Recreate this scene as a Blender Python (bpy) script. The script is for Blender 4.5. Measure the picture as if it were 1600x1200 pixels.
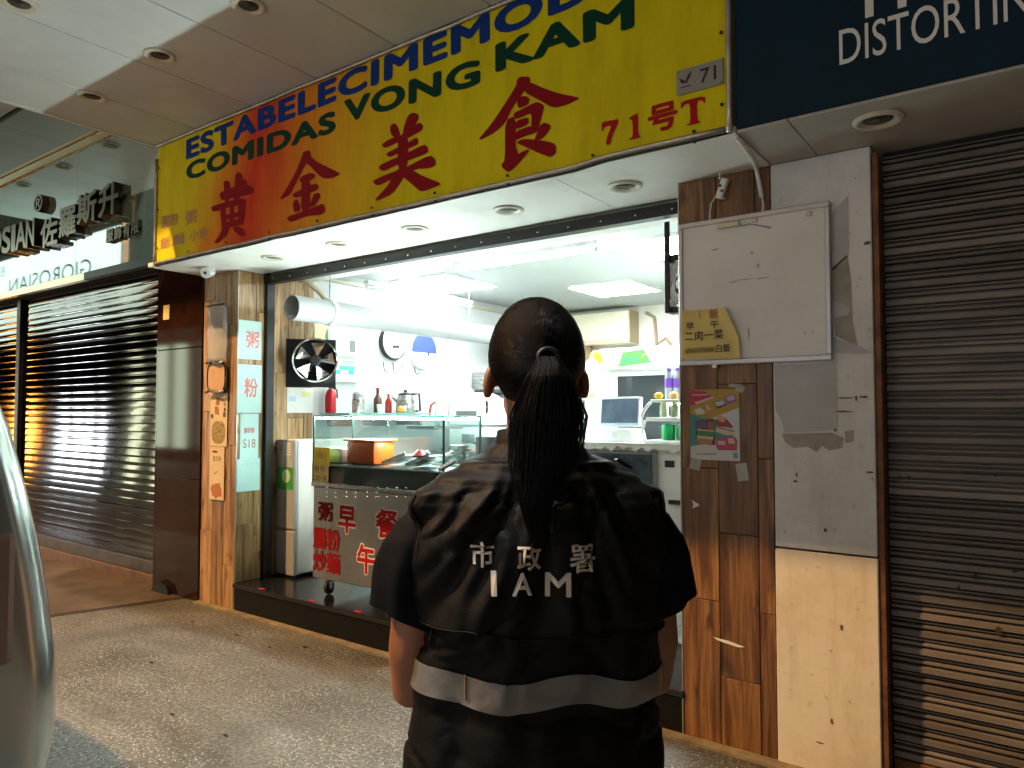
import bpy, bmesh, math, random
from mathutils import Vector, Matrix, noise

random.seed(7)
scene = bpy.context.scene
for o in list(bpy.data.objects):
    bpy.data.objects.remove(o, do_unlink=True)
COL = scene.collection
R = math.radians

# ------------------------------------------------------------------ camera
# x runs along the shop fronts to the right, y into the shop, z up; metres
CAM = Vector((4.75, -3.111, 1.45))
YAW, PITCH, FPX = R(35.9), R(2.19), 1127.5
cam_d = bpy.data.cameras.new('camera')
cam = bpy.data.objects.new('camera', cam_d)
COL.objects.link(cam)
cam.location = CAM
cam.rotation_euler = (math.pi / 2 + PITCH, 0, YAW)
cam_d.sensor_fit = 'HORIZONTAL'
cam_d.sensor_width = 36
cam_d.lens = 36 * FPX / 1600
cam_d.clip_start = 0.02
cam_d.clip_end = 400
scene.camera = cam

# ------------------------------------------------------------------ world and exposure (night)
world = bpy.data.worlds.new('World')
scene.world = world
world.use_nodes = True
wn = world.node_tree.nodes
sky = wn.new('ShaderNodeTexSky')
sky.sky_type = 'NISHITA'
sky.sun_disc = False
sky.sun_elevation = R(-4)
sky.sun_rotation = R(150)
bg = wn['Background']
world.node_tree.links.new(sky.outputs[0], bg.inputs[0])
bg.inputs[1].default_value = 0.02
vs = scene.view_settings
vs.view_transform = 'Standard'
vs.look = 'None'
vs.exposure = 0.22
vs.gamma = 1.0
vs.use_curve_mapping = False
cy = scene.cycles
cy.use_denoising = True
cy.max_bounces = 8
cy.diffuse_bounces = 4
cy.glossy_bounces = 4
cy.transmission_bounces = 8
cy.transparent_max_bounces = 12
cy.sample_clamp_indirect = 20.0
cy.caustics_reflective = False
cy.caustics_refractive = False

# ------------------------------------------------------------------ helpers
_F = Vector((-math.sin(YAW) * math.cos(PITCH), math.cos(YAW) * math.cos(PITCH), math.sin(PITCH)))
_R = Vector((math.cos(YAW), math.sin(YAW), 0))
_U = _R.cross(_F)


def at(px, py, X=None, Y=None, Z=None):
    """measured point of the photograph (1600x1200) on a plane of the place"""
    d = _R * ((px - 800) / FPX) - _U * ((py - 600) / FPX) + _F
    if X is not None:
        t = (X - CAM.x) / d.x
    elif Y is not None:
        t = (Y - CAM.y) / d.y
    else:
        t = (Z - CAM.z) / d.z
    return CAM + d * t


class MB:
    def __init__(s):
        s.v, s.f = [], []

    def add(s, vs, fs):
        b = len(s.v)
        s.v += [Vector(p) for p in vs]
        s.f += [tuple(i + b for i in f) for f in fs]
        return s

    def box(s, lo, hi, b=0.0, rot=None, piv=None):
        lo, hi = Vector(lo), Vector(hi)
        if b <= 0:
            vs = [Vector((x, y, z)) for x in (lo.x, hi.x) for y in (lo.y, hi.y) for z in (lo.z, hi.z)]
            fs = [(0, 1, 3, 2), (4, 6, 7, 5), (0, 4, 5, 1), (2, 3, 7, 6), (0, 2, 6, 4), (1, 5, 7, 3)]
        else:
            bm = bmesh.new()
            bmesh.ops.create_cube(bm, size=1)
            for v in bm.verts:
                v.co = Vector(((v.co.x + .5) * (hi.x - lo.x) + lo.x, (v.co.y + .5) * (hi.y - lo.y) + lo.y, (v.co.z + .5) * (hi.z - lo.z) + lo.z))
            b = min(b, .45 * min(hi - lo))
            bmesh.ops.bevel(bm, geom=bm.edges[:], offset=b, segments=2 if b > .004 else 1, profile=.5, affect='EDGES')
            bm.verts.index_update()
            vs = [v.co.copy() for v in bm.verts]
            fs = [tuple(v.index for v in f.verts) for f in bm.faces]
            bm.free()
        if rot is not None:
            pv = Vector(piv) if piv else (lo + hi) / 2
            vs = [pv + rot @ (v - pv) for v in vs]
        return s.add(vs, fs)

    def rings(s, rs, cap=True, closed=True):
        n = len(rs[0])
        b = len(s.v)
        for r in rs:
            s.v += [Vector(p) for p in r]
        for i in range(len(rs) - 1):
            for j in range(n if closed else n - 1):
                k = (j + 1) % n
                s.f.append((b + i * n + j, b + i * n + k, b + (i + 1) * n + k, b + (i + 1) * n + j))
        if cap and closed:
            s.f.append(tuple(b + j for j in reversed(range(n))))
            s.f.append(tuple(b + (len(rs) - 1) * n + j for j in range(n)))
        return s

    def tube(s, pts, r, n=8, cap=True, flat=1.0):
        pts = [Vector(p) for p in pts]
        m = len(pts)
        rr = r if isinstance(r, (list, tuple)) else [r] * m
        rs = []
        up = None
        for i in range(m):
            d = (pts[min(i + 1, m - 1)] - pts[max(i - 1, 0)])
            if d.length < 1e-9:
                d = Vector((0, 0, 1))
            d.normalize()
            if up is None:
                up = Vector((0, 0, 1)) if abs(d.z) < .9 else Vector((1, 0, 0))
            a = d.cross(up)
            if a.length < 1e-6:
                a = d.cross(Vector((0, 1, 0)))
            a.normalize()
            c = a.cross(d).normalized()
            up = c
            rs.append([pts[i] + a * math.cos(2 * math.pi * k / n) * rr[i] + c * math.sin(2 * math.pi * k / n) * rr[i] * flat for k in range(n)])
        return s.rings(rs, cap)

    def cyl(s, p0, p1, r0, r1=None, n=20):
        return s.tube([p0, p1], [r0, r0 if r1 is None else r1], n)

    def lathe(s, prof, org, axis=(0, 0, 1), n=24, cap=True):
        ax = Vector(axis).normalized()
        t = Vector((1, 0, 0)) if abs(ax.x) < .9 else Vector((0, 1, 0))
        a = ax.cross(t).normalized()
        c = ax.cross(a)
        org = Vector(org)
        rs = [[org + ax * h + (a * math.cos(2 * math.pi * k / n) + c * math.sin(2 * math.pi * k / n)) * r for k in range(n)] for r, h in prof]
        return s.rings(rs, cap)

    def prism(s, pts, d):
        """polygon extruded by vector d"""
        pts = [Vector(p) for p in pts]
        d = Vector(d)
        n = len(pts)
        b = len(s.v)
        s.v += pts + [p + d for p in pts]
        s.f.append(tuple(b + i for i in range(n)))
        s.f.append(tuple(b + n + i for i in reversed(range(n))))
        for i in range(n):
            j = (i + 1) % n
            s.f.append((b + i, b + n + i, b + n + j, b + j))
        return s

    def ball(s, c, rx, ry=None, rz=None, n=20, m=12, rot=None):
        ry = rx if ry is None else ry
        rz = rx if rz is None else rz
        c = Vector(c)
        rs = []
        for i in range(m + 1):
            a = math.pi * min(max(i / m, .012), .988)
            ring = []
            for k in range(n):
                v = Vector((rx * math.sin(a) * math.cos(2 * math.pi * k / n), ry * math.sin(a) * math.sin(2 * math.pi * k / n), -rz * math.cos(a)))
                ring.append(c + (rot @ v if rot else v))
            rs.append(ring)
        return s.rings(rs)

    def build(s, name, mat, parent=None, smooth=False, org=None):
        me = bpy.data.meshes.new(name)
        if parent is not None:
            off = parent_off(parent)
        elif org is not None:
            off = Vector(org)
        else:
            xs = [v.x for v in s.v]; ys = [v.y for v in s.v]; zs = [v.z for v in s.v]
            off = Vector(((min(xs) + max(xs)) / 2, (min(ys) + max(ys)) / 2, min(zs)))
        me.from_pydata([v - off for v in s.v], [], s.f)
        bm = bmesh.new()
        bm.from_mesh(me)
        bmesh.ops.recalc_face_normals(bm, faces=bm.faces)
        bm.to_mesh(me)
        bm.free()
        if smooth:
            me.polygons.foreach_set('use_smooth', [True] * len(me.polygons))
            if smooth is not True:
                me.set_sharp_from_angle(angle=R(smooth))
        me.materials.append(mat)
        return link(name, me, parent, off)


_woff = {}


def parent_off(p):
    return _woff.get(p.name, Vector((0, 0, 0)))


def link(name, me, parent, off):
    o = bpy.data.objects.new(name, me)
    COL.objects.link(o)
    if parent is not None:
        o.parent = parent
    else:
        o.location = off
    _woff[o.name] = Vector(off)
    return o


def tag(o, label=None, cat=None, group=None, kind=None):
    if label:
        o['label'] = label
    if cat:
        o['category'] = cat
    if group:
        o['group'] = group
    if kind:
        o['kind'] = kind
    return o


def thing(name, loc, label, cat, group=None):
    o = bpy.data.objects.new(name, None)
    o.empty_display_size = .05
    COL.objects.link(o)
    o.location = loc
    _woff[o.name] = Vector(loc)
    return tag(o, label, cat, group)


def place(me_obj, parent, loc, name=None):
    """copy of a part sharing its mesh, moved by loc"""
    c = me_obj.copy()
    COL.objects.link(c)
    c.parent = parent
    c.location = loc
    return c


def copy_tree(o, parent=None):
    c = o.copy()
    COL.objects.link(c)
    c.parent = parent
    for ch in [q for q in bpy.data.objects if q.parent == o]:
        copy_tree(ch, c)
    return c


# ------------------------------------------------------------------ text as flat print
def text_geo(body, bold=0.0, spacing=1.0, shear=0.0, ext=0.0):
    cu = bpy.data.curves.new('txt', 'FONT')
    cu.body = body
    cu.offset = bold
    cu.space_character = spacing
    cu.shear = shear
    cu.extrude = ext
    cu.resolution_u = 4
    ob = bpy.data.objects.new('txt', cu)
    COL.objects.link(ob)
    dg = bpy.context.evaluated_depsgraph_get()
    me = bpy.data.meshes.new_from_object(ob.evaluated_get(dg))
    vs = [v.co.copy() for v in me.vertices]
    fs = [tuple(p.vertices) for p in me.polygons]
    bpy.data.objects.remove(ob, do_unlink=True)
    bpy.data.curves.remove(cu)
    bpy.data.meshes.remove(me)
    return vs, fs


def text(name, body, mat, parent, org, u, v, w, h, bold=0.0, spacing=1.0, shear=0.0, ext=0.0, keep=None, fn=None):
    """lettering filling a w x h rectangle whose lower left corner is org, in the plane u, v; keep: 'h' keeps proportions"""
    vs, fs = text_geo(body, 0, spacing, shear, ext)
    x0 = min(p.x for p in vs); x1 = max(p.x for p in vs)
    y0 = min(p.y for p in vs); y1 = max(p.y for p in vs)
    sx = w / (x1 - x0); sy = h / (y1 - y0)
    u, v = Vector(u).normalized(), Vector(v).normalized()
    nrm = u.cross(v)
    org = Vector(org)
    mb = MB()
    # heavier weight: the same outline laid down a few times, shifted by a hair
    shifts = [(0, 0)] if bold <= 0 else [(0, 0)] + [(math.cos(k * math.pi / 4) * bold, math.sin(k * math.pi / 4) * bold) for k in range(8)]
    pts, fs0, fs = [], fs, []
    for si, (ax, ay) in enumerate(shifts):
        b0 = len(pts)
        pts += [org + u * ((p.x - x0 + ax) * sx) + v * ((p.y - y0 + ay) * sy) + nrm * ((p.z if ext else 0) + si * .00012) for p in vs]
        fs += [tuple(i + b0 for i in f) for f in fs0]
    if fn:
        pts = [fn(p) + nrm * (.00012 * (i // len(vs))) for i, p in enumerate(pts)]
    mb.add(pts, fs)
    me = bpy.data.meshes.new(name)
    off = parent_off(parent)
    me.from_pydata([p - off for p in mb.v], [], mb.f)
    me.materials.append(mat)
    return link(name, me, parent, off)


# ------------------------------------------------------------------ materials
def srgb(r, g, b):
    f = lambda c: ((c / 255) / 12.92) if c / 255 <= .04045 else (((c / 255) + .055) / 1.055) ** 2.4
    return (f(r), f(g), f(b))


_mats = {}


def mat(name, col, rough=.6, metal=0.0, var=.0, scale=8.0, stretch=(1, 1, 1), bump=0.0, bscale=None, col2=None, emit=None, estr=0.0, trans=0.0, ior=1.45, alpha=1.0, coat=0.0, rand=0.0, spec=None, rvar=0.0, detail=6, lo=.35, hi=.7, bstretch=None, aniso=0.0):
    """principled material, colour broken up by noise in object space; rand shifts the noise and value for each object"""
    if name in _mats:
        return _mats[name]
    m = bpy.data.materials.new(name)
    m.use_nodes = True
    nt = m.node_tree
    N, L = nt.nodes, nt.links
    p = N['Principled BSDF']
    p.inputs['Base Color'].default_value = (*col, 1)
    p.inputs['Roughness'].default_value = rough
    p.inputs['Metallic'].default_value = metal
    p.inputs['IOR'].default_value = ior
    p.inputs['Transmission Weight'].default_value = trans
    p.inputs['Alpha'].default_value = alpha
    p.inputs['Coat Weight'].default_value = coat
    if aniso:
        p.inputs['Anisotropic'].default_value = aniso
    if spec is not None:
        p.inputs['Specular IOR Level'].default_value = spec
    if emit:
        p.inputs['Emission Color'].default_value = (*emit, 1)
        p.inputs['Emission Strength'].default_value = estr
    need = col2 is not None or var > 0 or bump > 0 or rvar > 0 or rand > 0
    if need:
        tc = N.new('ShaderNodeTexCoord')
        src = tc.outputs['Object']
        oi = None
        if rand > 0:
            oi = N.new('ShaderNodeObjectInfo')
            mu = N.new('ShaderNodeVectorMath'); mu.operation = 'SCALE'
            cx = N.new('ShaderNodeCombineXYZ')
            for i in range(3):
                L.new(oi.outputs['Random'], cx.inputs[i])
            L.new(cx.outputs[0], mu.inputs[0]); mu.inputs['Scale'].default_value = 57.0
            ad = N.new('ShaderNodeVectorMath'); ad.operation = 'ADD'
            L.new(src, ad.inputs[0]); L.new(mu.outputs[0], ad.inputs[1])
            src = ad.outputs[0]
        mp = N.new('ShaderNodeMapping')
        mp.inputs['Scale'].default_value = stretch
        L.new(src, mp.inputs[0])
        nz = N.new('ShaderNodeTexNoise')
        nz.inputs['Scale'].default_value = scale
        nz.inputs['Detail'].default_value = detail
        nz.inputs['Roughness'].default_value = .6
        L.new(mp.outputs[0], nz.inputs['Vector'])
        mr = N.new('ShaderNodeMapRange')
        mr.inputs['From Min'].default_value = lo
        mr.inputs['From Max'].default_value = hi
        L.new(nz.outputs['Fac'], mr.inputs['Value'])
        c2 = col2 if col2 is not None else tuple(c * (1 - var) for c in col)
        mx = N.new('ShaderNodeMix'); mx.data_type = 'RGBA'
        mx.inputs[6].default_value = (*col, 1)
        mx.inputs[7].default_value = (*c2, 1)
        L.new(mr.outputs[0], mx.inputs[0])
        out = mx.outputs[2]
        if rand > 0:
            hs = N.new('ShaderNodeHueSaturation')
            m2 = N.new('ShaderNodeMapRange')
            m2.inputs['To Min'].default_value = 1 - rand
            m2.inputs['To Max'].default_value = 1 + rand
            L.new(oi.outputs['Random'], m2.inputs['Value'])
            L.new(m2.outputs[0], hs.inputs['Value'])
            L.new(out, hs.inputs['Color'])
            out = hs.outputs[0]
        L.new(out, p.inputs['Base Color'])
        if rvar > 0:
            m3 = N.new('ShaderNodeMapRange')
            m3.inputs['To Min'].default_value = max(0, rough - rvar)
            m3.inputs['To Max'].default_value = min(1, rough + rvar)
            L.new(nz.outputs['Fac'], m3.inputs['Value'])
            L.new(m3.outputs[0], p.inputs['Roughness'])
        if bump > 0:
            bn = N.new('ShaderNodeTexNoise')
            bn.inputs['Scale'].default_value = bscale or scale * 3
            bn.inputs['Detail'].default_value = 4
            if bstretch:
                mp2 = N.new('ShaderNodeMapping'); mp2.inputs['Scale'].default_value = bstretch
                L.new(src, mp2.inputs[0]); L.new(mp2.outputs[0], bn.inputs['Vector'])
            else:
                L.new(mp.outputs[0], bn.inputs['Vector'])
            bp = N.new('ShaderNodeBump')
            bp.inputs['Strength'].default_value = bump
            bp.inputs['Distance'].default_value = .01
            L.new(bn.outputs['Fac'], bp.inputs['Height'])
            L.new(bp.outputs[0], p.inputs['Normal'])
    _mats[name] = m
    return m


def nodes_of(m):
    nt = m.node_tree
    return nt.nodes, nt.links, nt.nodes['Principled BSDF']


def ramp(N, stops, interp='LINEAR'):
    r = N.new('ShaderNodeValToRGB')
    r.color_ramp.interpolation = interp
    e = r.color_ramp.elements
    while len(e) < len(stops):
        e.new(.5)
    for i, (pos, c) in enumerate(stops):
        e[i].position = pos
        e[i].color = (*c, 1)
    return r


def ground_mat():
    m = bpy.data.materials.new('speckled asphalt')
    m.use_nodes = True
    N, L, p = nodes_of(m)
    tc = N.new('ShaderNodeTexCoord')
    big = N.new('ShaderNodeTexNoise'); big.inputs['Scale'].default_value = 1.7; big.inputs['Detail'].default_value = 5
    L.new(tc.outputs['Object'], big.inputs['Vector'])
    r1 = ramp(N, [(.30, (.078, .076, .070)), (.5, (.112, .109, .101)), (.72, (.150, .146, .136))])
    L.new(big.outputs['Fac'], r1.inputs[0])
    fine = N.new('ShaderNodeTexNoise'); fine.inputs['Scale'].default_value = 55; fine.inputs['Detail'].default_value = 6
    L.new(tc.outputs['Object'], fine.inputs['Vector'])
    r2 = ramp(N, [(.35, (.45, .45, .45)), (.65, (1.25, 1.22, 1.15))])
    L.new(fine.outputs['Fac'], r2.inputs[0])
    mul = N.new('ShaderNodeMix'); mul.data_type = 'RGBA'; mul.blend_type = 'MULTIPLY'; mul.inputs[0].default_value = 1
    st = N.new('ShaderNodeTexNoise'); st.inputs['Scale'].default_value = 1.1; st.inputs['Detail'].default_value = 7; st.inputs['Roughness'].default_value = .65; st.inputs['Distortion'].default_value = .6
    mps = N.new('ShaderNodeMapping'); mps.inputs['Scale'].default_value = (.8, 1.7, 1)
    L.new(tc.outputs['Object'], mps.inputs[0]); L.new(mps.outputs[0], st.inputs['Vector'])
    rst = ramp(N, [(.40, (1.2, 1.2, 1.18)), (.54, (.95, .92, .87)), (.70, (.52, .46, .38))])
    L.new(st.outputs['Fac'], rst.inputs[0])
    mst = N.new('ShaderNodeMix'); mst.data_type = 'RGBA'; mst.blend_type = 'MULTIPLY'; mst.inputs[0].default_value = 1
    L.new(r1.outputs[0], mst.inputs[6]); L.new(rst.outputs[0], mst.inputs[7])
    L.new(mst.outputs[2], mul.inputs[6]); L.new(r2.outputs[0], mul.inputs[7])
    vo = N.new('ShaderNodeTexVoronoi'); vo.inputs['Scale'].default_value = 88
    L.new(tc.outputs['Object'], vo.inputs['Vector'])
    lt = N.new('ShaderNodeMath'); lt.operation = 'LESS_THAN'; lt.inputs[1].default_value = .30
    L.new(vo.outputs['Distance'], lt.inputs[0])
    sep = N.new('ShaderNodeSeparateColor'); L.new(vo.outputs['Color'], sep.inputs[0])
    gt = N.new('ShaderNodeMath'); gt.operation = 'GREATER_THAN'; gt.inputs[1].default_value = .55
    L.new(sep.outputs[0], gt.inputs[0])
    sp = N.new('ShaderNodeMath'); sp.operation = 'MULTIPLY'
    L.new(lt.outputs[0], sp.inputs[0]); L.new(gt.outputs[0], sp.inputs[1])
    wn_ = N.new('ShaderNodeTexNoise'); wn_.inputs['Scale'].default_value = 2.3
    L.new(tc.outputs['Object'], wn_.inputs['Vector'])
    mr = N.new('ShaderNodeMapRange'); mr.inputs['From Min'].default_value = .32; mr.inputs['From Max'].default_value = .6
    L.new(wn_.outputs['Fac'], mr.inputs['Value'])
    sp2 = N.new('ShaderNodeMath'); sp2.operation = 'MULTIPLY'
    L.new(sp.outputs[0], sp2.inputs[0]); L.new(mr.outputs[0], sp2.inputs[1])
    mx = N.new('ShaderNodeMix'); mx.data_type = 'RGBA'
    L.new(sp2.outputs[0], mx.inputs[0]); L.new(mul.outputs[2], mx.inputs[6]); mx.inputs[7].default_value = (.48, .44, .36, 1)
    L.new(mx.outputs[2], p.inputs['Base Color'])
    p.inputs['Roughness'].default_value = .62
    bp = N.new('ShaderNodeBump'); bp.inputs['Strength'].default_value = .55; bp.inputs['Distance'].default_value = .006
    L.new(fine.outputs['Fac'], bp.inputs['Height']); L.new(bp.outputs[0], p.inputs['Normal'])
    return m


def wood_mat(name, dark, mid, light, rough=.38):
    m = bpy.data.materials.new(name)
    m.use_nodes = True
    N, L, p = nodes_of(m)
    tc = N.new('ShaderNodeTexCoord'); oi = N.new('ShaderNodeObjectInfo')
    cx = N.new('ShaderNodeCombineXYZ')
    for i in range(3):
        L.new(oi.outputs['Random'], cx.inputs[i])
    sc = N.new('ShaderNodeVectorMath'); sc.operation = 'SCALE'; sc.inputs['Scale'].default_value = 41
    L.new(cx.outputs[0], sc.inputs[0])
    ad = N.new('ShaderNodeVectorMath'); ad.operation = 'ADD'
    L.new(tc.outputs['Object'], ad.inputs[0]); L.new(sc.outputs[0], ad.inputs[1])
    mp = N.new('ShaderNodeMapping'); mp.inputs['Scale'].default_value = (16, 16, 1.3)
    L.new(ad.outputs[0], mp.inputs[0])
    n1 = N.new('ShaderNodeTexNoise'); n1.inputs['Scale'].default_value = 1.0; n1.inputs['Detail'].default_value = 8; n1.inputs['Distortion'].default_value = .8
    L.new(mp.outputs[0], n1.inputs['Vector'])
    r = ramp(N, [(.30, dark), (.46, mid), (.58, light), (.72, mid)])
    L.new(n1.outputs['Fac'], r.inputs[0])
    mp2 = N.new('ShaderNodeMapping'); mp2.inputs['Scale'].default_value = (130, 130, 4)
    L.new(ad.outputs[0], mp2.inputs[0])
    n2 = N.new('ShaderNodeTexNoise'); n2.inputs['Scale'].default_value = 1; n2.inputs['Detail'].default_value = 3
    L.new(mp2.outputs[0], n2.inputs['Vector'])
    r2 = ramp(N, [(.35, (.62, .62, .62)), (.6, (1.08, 1.08, 1.08))])
    L.new(n2.outputs['Fac'], r2.inputs[0])
    mu = N.new('ShaderNodeMix'); mu.data_type = 'RGBA'; mu.blend_type = 'MULTIPLY'; mu.inputs[0].default_value = 1
    L.new(r.outputs[0], mu.inputs[6]); L.new(r2.outputs[0], mu.inputs[7])
    # knots and dark scrapes
    n3 = N.new('ShaderNodeTexNoise'); n3.inputs['Scale'].default_value = 9; n3.inputs['Detail'].default_value = 5
    mp3 = N.new('ShaderNodeMapping'); mp3.inputs['Scale'].default_value = (1.6, 1.6, .6)
    L.new(ad.outputs[0], mp3.inputs[0]); L.new(mp3.outputs[0], n3.inputs['Vector'])
    r3 = ramp(N, [(.62, (1, 1, 1)), (.72, (.35, .3, .28))])
    L.new(n3.outputs['Fac'], r3.inputs[0])
    m3 = N.new('ShaderNodeMix'); m3.data_type = 'RGBA'; m3.blend_type = 'MULTIPLY'; m3.inputs[0].default_value = 1
    L.new(mu.outputs[2], m3.inputs[6]); L.new(r3.outputs[0], m3.inputs[7])
    hs = N.new('ShaderNodeHueSaturation')
    mr = N.new('ShaderNodeMapRange'); mr.inputs['To Min'].default_value = .75; mr.inputs['To Max'].default_value = 1.2
    L.new(oi.outputs['Random'], mr.inputs['Value']); L.new(mr.outputs[0], hs.inputs['Value'])
    L.new(m3.outputs[2], hs.inputs['Color']); L.new(hs.outputs[0], p.inputs['Base Color'])
    p.inputs['Roughness'].default_value = rough
    bp = N.new('ShaderNodeBump'); bp.inputs['Strength'].default_value = .25; bp.inputs['Distance'].default_value = .003
    L.new(n2.outputs['Fac'], bp.inputs['Height']); L.new(bp.outputs[0], p.inputs['Normal'])
    return m


def sign_mat():
    """printed sheet: yellow with an orange-red blush left of the middle (x in metres from the sheet's centre)"""
    m = bpy.data.materials.new('printed yellow sheet')
    m.use_nodes = True
    N, L, p = nodes_of(m)
    tc = N.new('ShaderNodeTexCoord'); sp = N.new('ShaderNodeSeparateXYZ'); L.new(tc.outputs['Object'], sp.inputs[0])
    nz = N.new('ShaderNodeTexNoise'); nz.inputs['Scale'].default_value = 1.6
    L.new(tc.outputs['Object'], nz.inputs['Vector'])
    w = N.new('ShaderNodeMath'); w.operation = 'MULTIPLY_ADD'; w.inputs[1].default_value = .55; w.inputs[2].default_value = -.275
    L.new(nz.outputs['Fac'], w.inputs[0])
    a = N.new('ShaderNodeMath'); a.operation = 'ADD'; L.new(sp.outputs[0], a.inputs[0]); L.new(w.outputs[0], a.inputs[1])
    z = N.new('ShaderNodeMath'); z.operation = 'MULTIPLY_ADD'; z.inputs[1].default_value = -.28; L.new(sp.outputs[2], z.inputs[0]); L.new(a.outputs[0], z.inputs[2])
    mr = N.new('ShaderNodeMapRange'); mr.inputs['From Min'].default_value = -2.2; mr.inputs['From Max'].default_value = 2.2
    L.new(z.outputs[0], mr.inputs['Value'])
    Yl = (.76, .64, .004); Or = (.78, .26, .012); Rd = (.68, .04, .012)
    r = ramp(N, [(.0, Yl), (.12, Yl), (.19, Or), (.255, Rd), (.31, (.70, .12, .012)), (.37, Or), (.46, (.78, .43, .01)), (.60, Yl), (1, Yl)])
    L.new(mr.outputs[0], r.inputs[0])
    n2 = N.new('ShaderNodeTexNoise'); n2.inputs['Scale'].default_value = 3; n2.inputs['Detail'].default_value = 9; n2.inputs['Roughness'].default_value = .7
    mp2 = N.new('ShaderNodeMapping'); mp2.inputs['Scale'].default_value = (2.6, 1, .6)
    L.new(tc.outputs['Object'], mp2.inputs[0]); L.new(mp2.outputs[0], n2.inputs['Vector'])
    r2 = ramp(N, [(.38, (1, 1, 1)), (.62, (.84, .82, .8)), (.8, (.62, .58, .52))]); L.new(n2.outputs['Fac'], r2.inputs[0])
    mu = N.new('ShaderNodeMix'); mu.data_type = 'RGBA'; mu.blend_type = 'MULTIPLY'; mu.inputs[0].default_value = 1
    L.new(r.outputs[0], mu.inputs[6]); L.new(r2.outputs[0], mu.inputs[7]); L.new(mu.outputs[2], p.inputs['Base Color'])
    p.inputs['Roughness'].default_value = .72
    p.inputs['Specular IOR Level'].default_value = .2
    return m


def plaster_mat(name, base, grime, deep):
    m = bpy.data.materials.new(name)
    m.use_nodes = True
    N, L, p = nodes_of(m)
    tc = N.new('ShaderNodeTexCoord')

    def layer(prev, scale, stretch, lo, hi, col, detail=8, dist=0.0):
        mp = N.new('ShaderNodeMapping'); mp.inputs['Scale'].default_value = stretch
        L.new(tc.outputs['Object'], mp.inputs[0])
        nz = N.new('ShaderNodeTexNoise'); nz.inputs['Scale'].default_value = scale; nz.inputs['Detail'].default_value = detail
        nz.inputs['Roughness'].default_value = .65; nz.inputs['Distortion'].default_value = dist
        L.new(mp.outputs[0], nz.inputs['Vector'])
        mr = N.new('ShaderNodeMapRange'); mr.inputs['From Min'].default_value = lo; mr.inputs['From Max'].default_value = hi
        L.new(nz.outputs['Fac'], mr.inputs['Value'])
        mx = N.new('ShaderNodeMix'); mx.data_type = 'RGBA'
        L.new(mr.outputs[0], mx.inputs[0])
        if prev is None:
            mx.inputs[6].default_value = (*base, 1)
        else:
            L.new(prev, mx.inputs[6])
        mx.inputs[7].default_value = (*col, 1)
        return mx.outputs[2], nz.outputs['Fac']

    c, _ = layer(None, 3.2, (1, 1, 1), .45, .85, grime)
    c, _ = layer(c, 5.0, (2.4, 2.4, .35), .52, .9, grime, dist=.4)
    c, f = layer(c, 34, (1, 1, .8), .63, .78, deep, 5)
    c, _ = layer(c, 12, (.5, .5, 3.0), .66, .80, deep, 9, 1.2)
    L.new(c, p.inputs['Base Color'])
    p.inputs['Roughness'].default_value = .72
    bp = N.new('ShaderNodeBump'); bp.inputs['Strength'].default_value = .25; bp.inputs['Distance'].default_value = .008
    L.new(f, bp.inputs['Height']); L.new(bp.outputs[0], p.inputs['Normal'])
    return m


PLASTER = plaster_mat('worn white plaster', (.76, .76, .75), (.54, .53, .50), (.27, .24, .20))
WARMPL = plaster_mat('lamplit plaster', (.74, .69, .58), (.55, .47, .35), (.33, .25, .17))
WOOD = wood_mat('dark wood-look tile', (.045, .018, .007), (.16, .068, .022), (.30, .145, .05))
WOODL = wood_mat('light wood-look tile', (.17, .085, .03), (.36, .20, .08), (.52, .33, .16))
GROUND = ground_mat()
GROUT = mat('grout', (.16, .12, .08), .9, var=.4, scale=20)
WHITE = mat('white paint', (.78, .78, .76), .55, var=.12, scale=6, bump=.05)
SOFFIT = mat('soffit board', (.85, .87, .83), .5, col2=(.62, .61, .53), scale=2.2, lo=.5, hi=.85, bump=.04, bscale=30)
CEIL = mat('canopy panel', (.68, .72, .72), .42, var=.18, scale=1.8, rand=.05, bump=.02, bscale=40)
PLASTER2 = mat('bare plaster', (.44, .42, .36), .85, col2=(.22, .21, .17), scale=7, lo=.4, hi=.75, bump=.4, bscale=40)
GREYPATCH = mat('grey filler patch', (.52, .53, .54), .7, var=.15, scale=8)
STAIN = mat('stain brown', (.17, .14, .105), .9, var=.4, scale=60)
DIRT = mat('dark dirt', (.05, .04, .03), .9, var=.5, scale=30)
STEEL = mat('stainless steel', (.48, .47, .45), .28, 1.0, var=.25, scale=5, stretch=(1, 1, 14), rvar=.1)
STEELB = mat('brushed steel sheet', (.42, .41, .39), .34, 1.0, var=.3, scale=2.5, rvar=.12)
CHROME = mat('chrome', (.8, .8, .8), .08, 1.0)
ALU = mat('aluminium trim', (.55, .52, .47), .42, .9, var=.35, scale=9, bump=.05)
BLACK = mat('black metal', (.012, .012, .013), .4, .0, var=.4, scale=12)
BLACKP = mat('black plastic', (.015, .015, .016), .45)
GRANITE = mat('black granite', (.012, .011, .011), .14, var=.5, scale=60, spec=.6)
BROWNST = mat('polished brown stone', (.030, .010, .005), .06, col2=(.014, .005, .003), scale=11, spec=.35, detail=8)
SHUTL = mat('polished shutter slat', (.15, .12, .105), .05, 1.0, var=.35, scale=6, stretch=(.3, 1, 1), rvar=.02, rand=.08, bump=.02, bscale=25)
SHUTR = mat('grey brown shutter slat', (.21, .185, .165), .55, .15, col2=(.10, .082, .07), scale=7, stretch=(.25, 1, 1), lo=.42, hi=.72, rand=.28, bump=.12, bscale=60)
SHUTD = mat('dark shutter backing', (.012, .010, .009), .7)  # near-black sheet behind the slats
RUST = mat('rusty steel edge', (.24, .10, .045), .6, .3, col2=(.08, .035, .02), scale=18, bump=.3)
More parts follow.
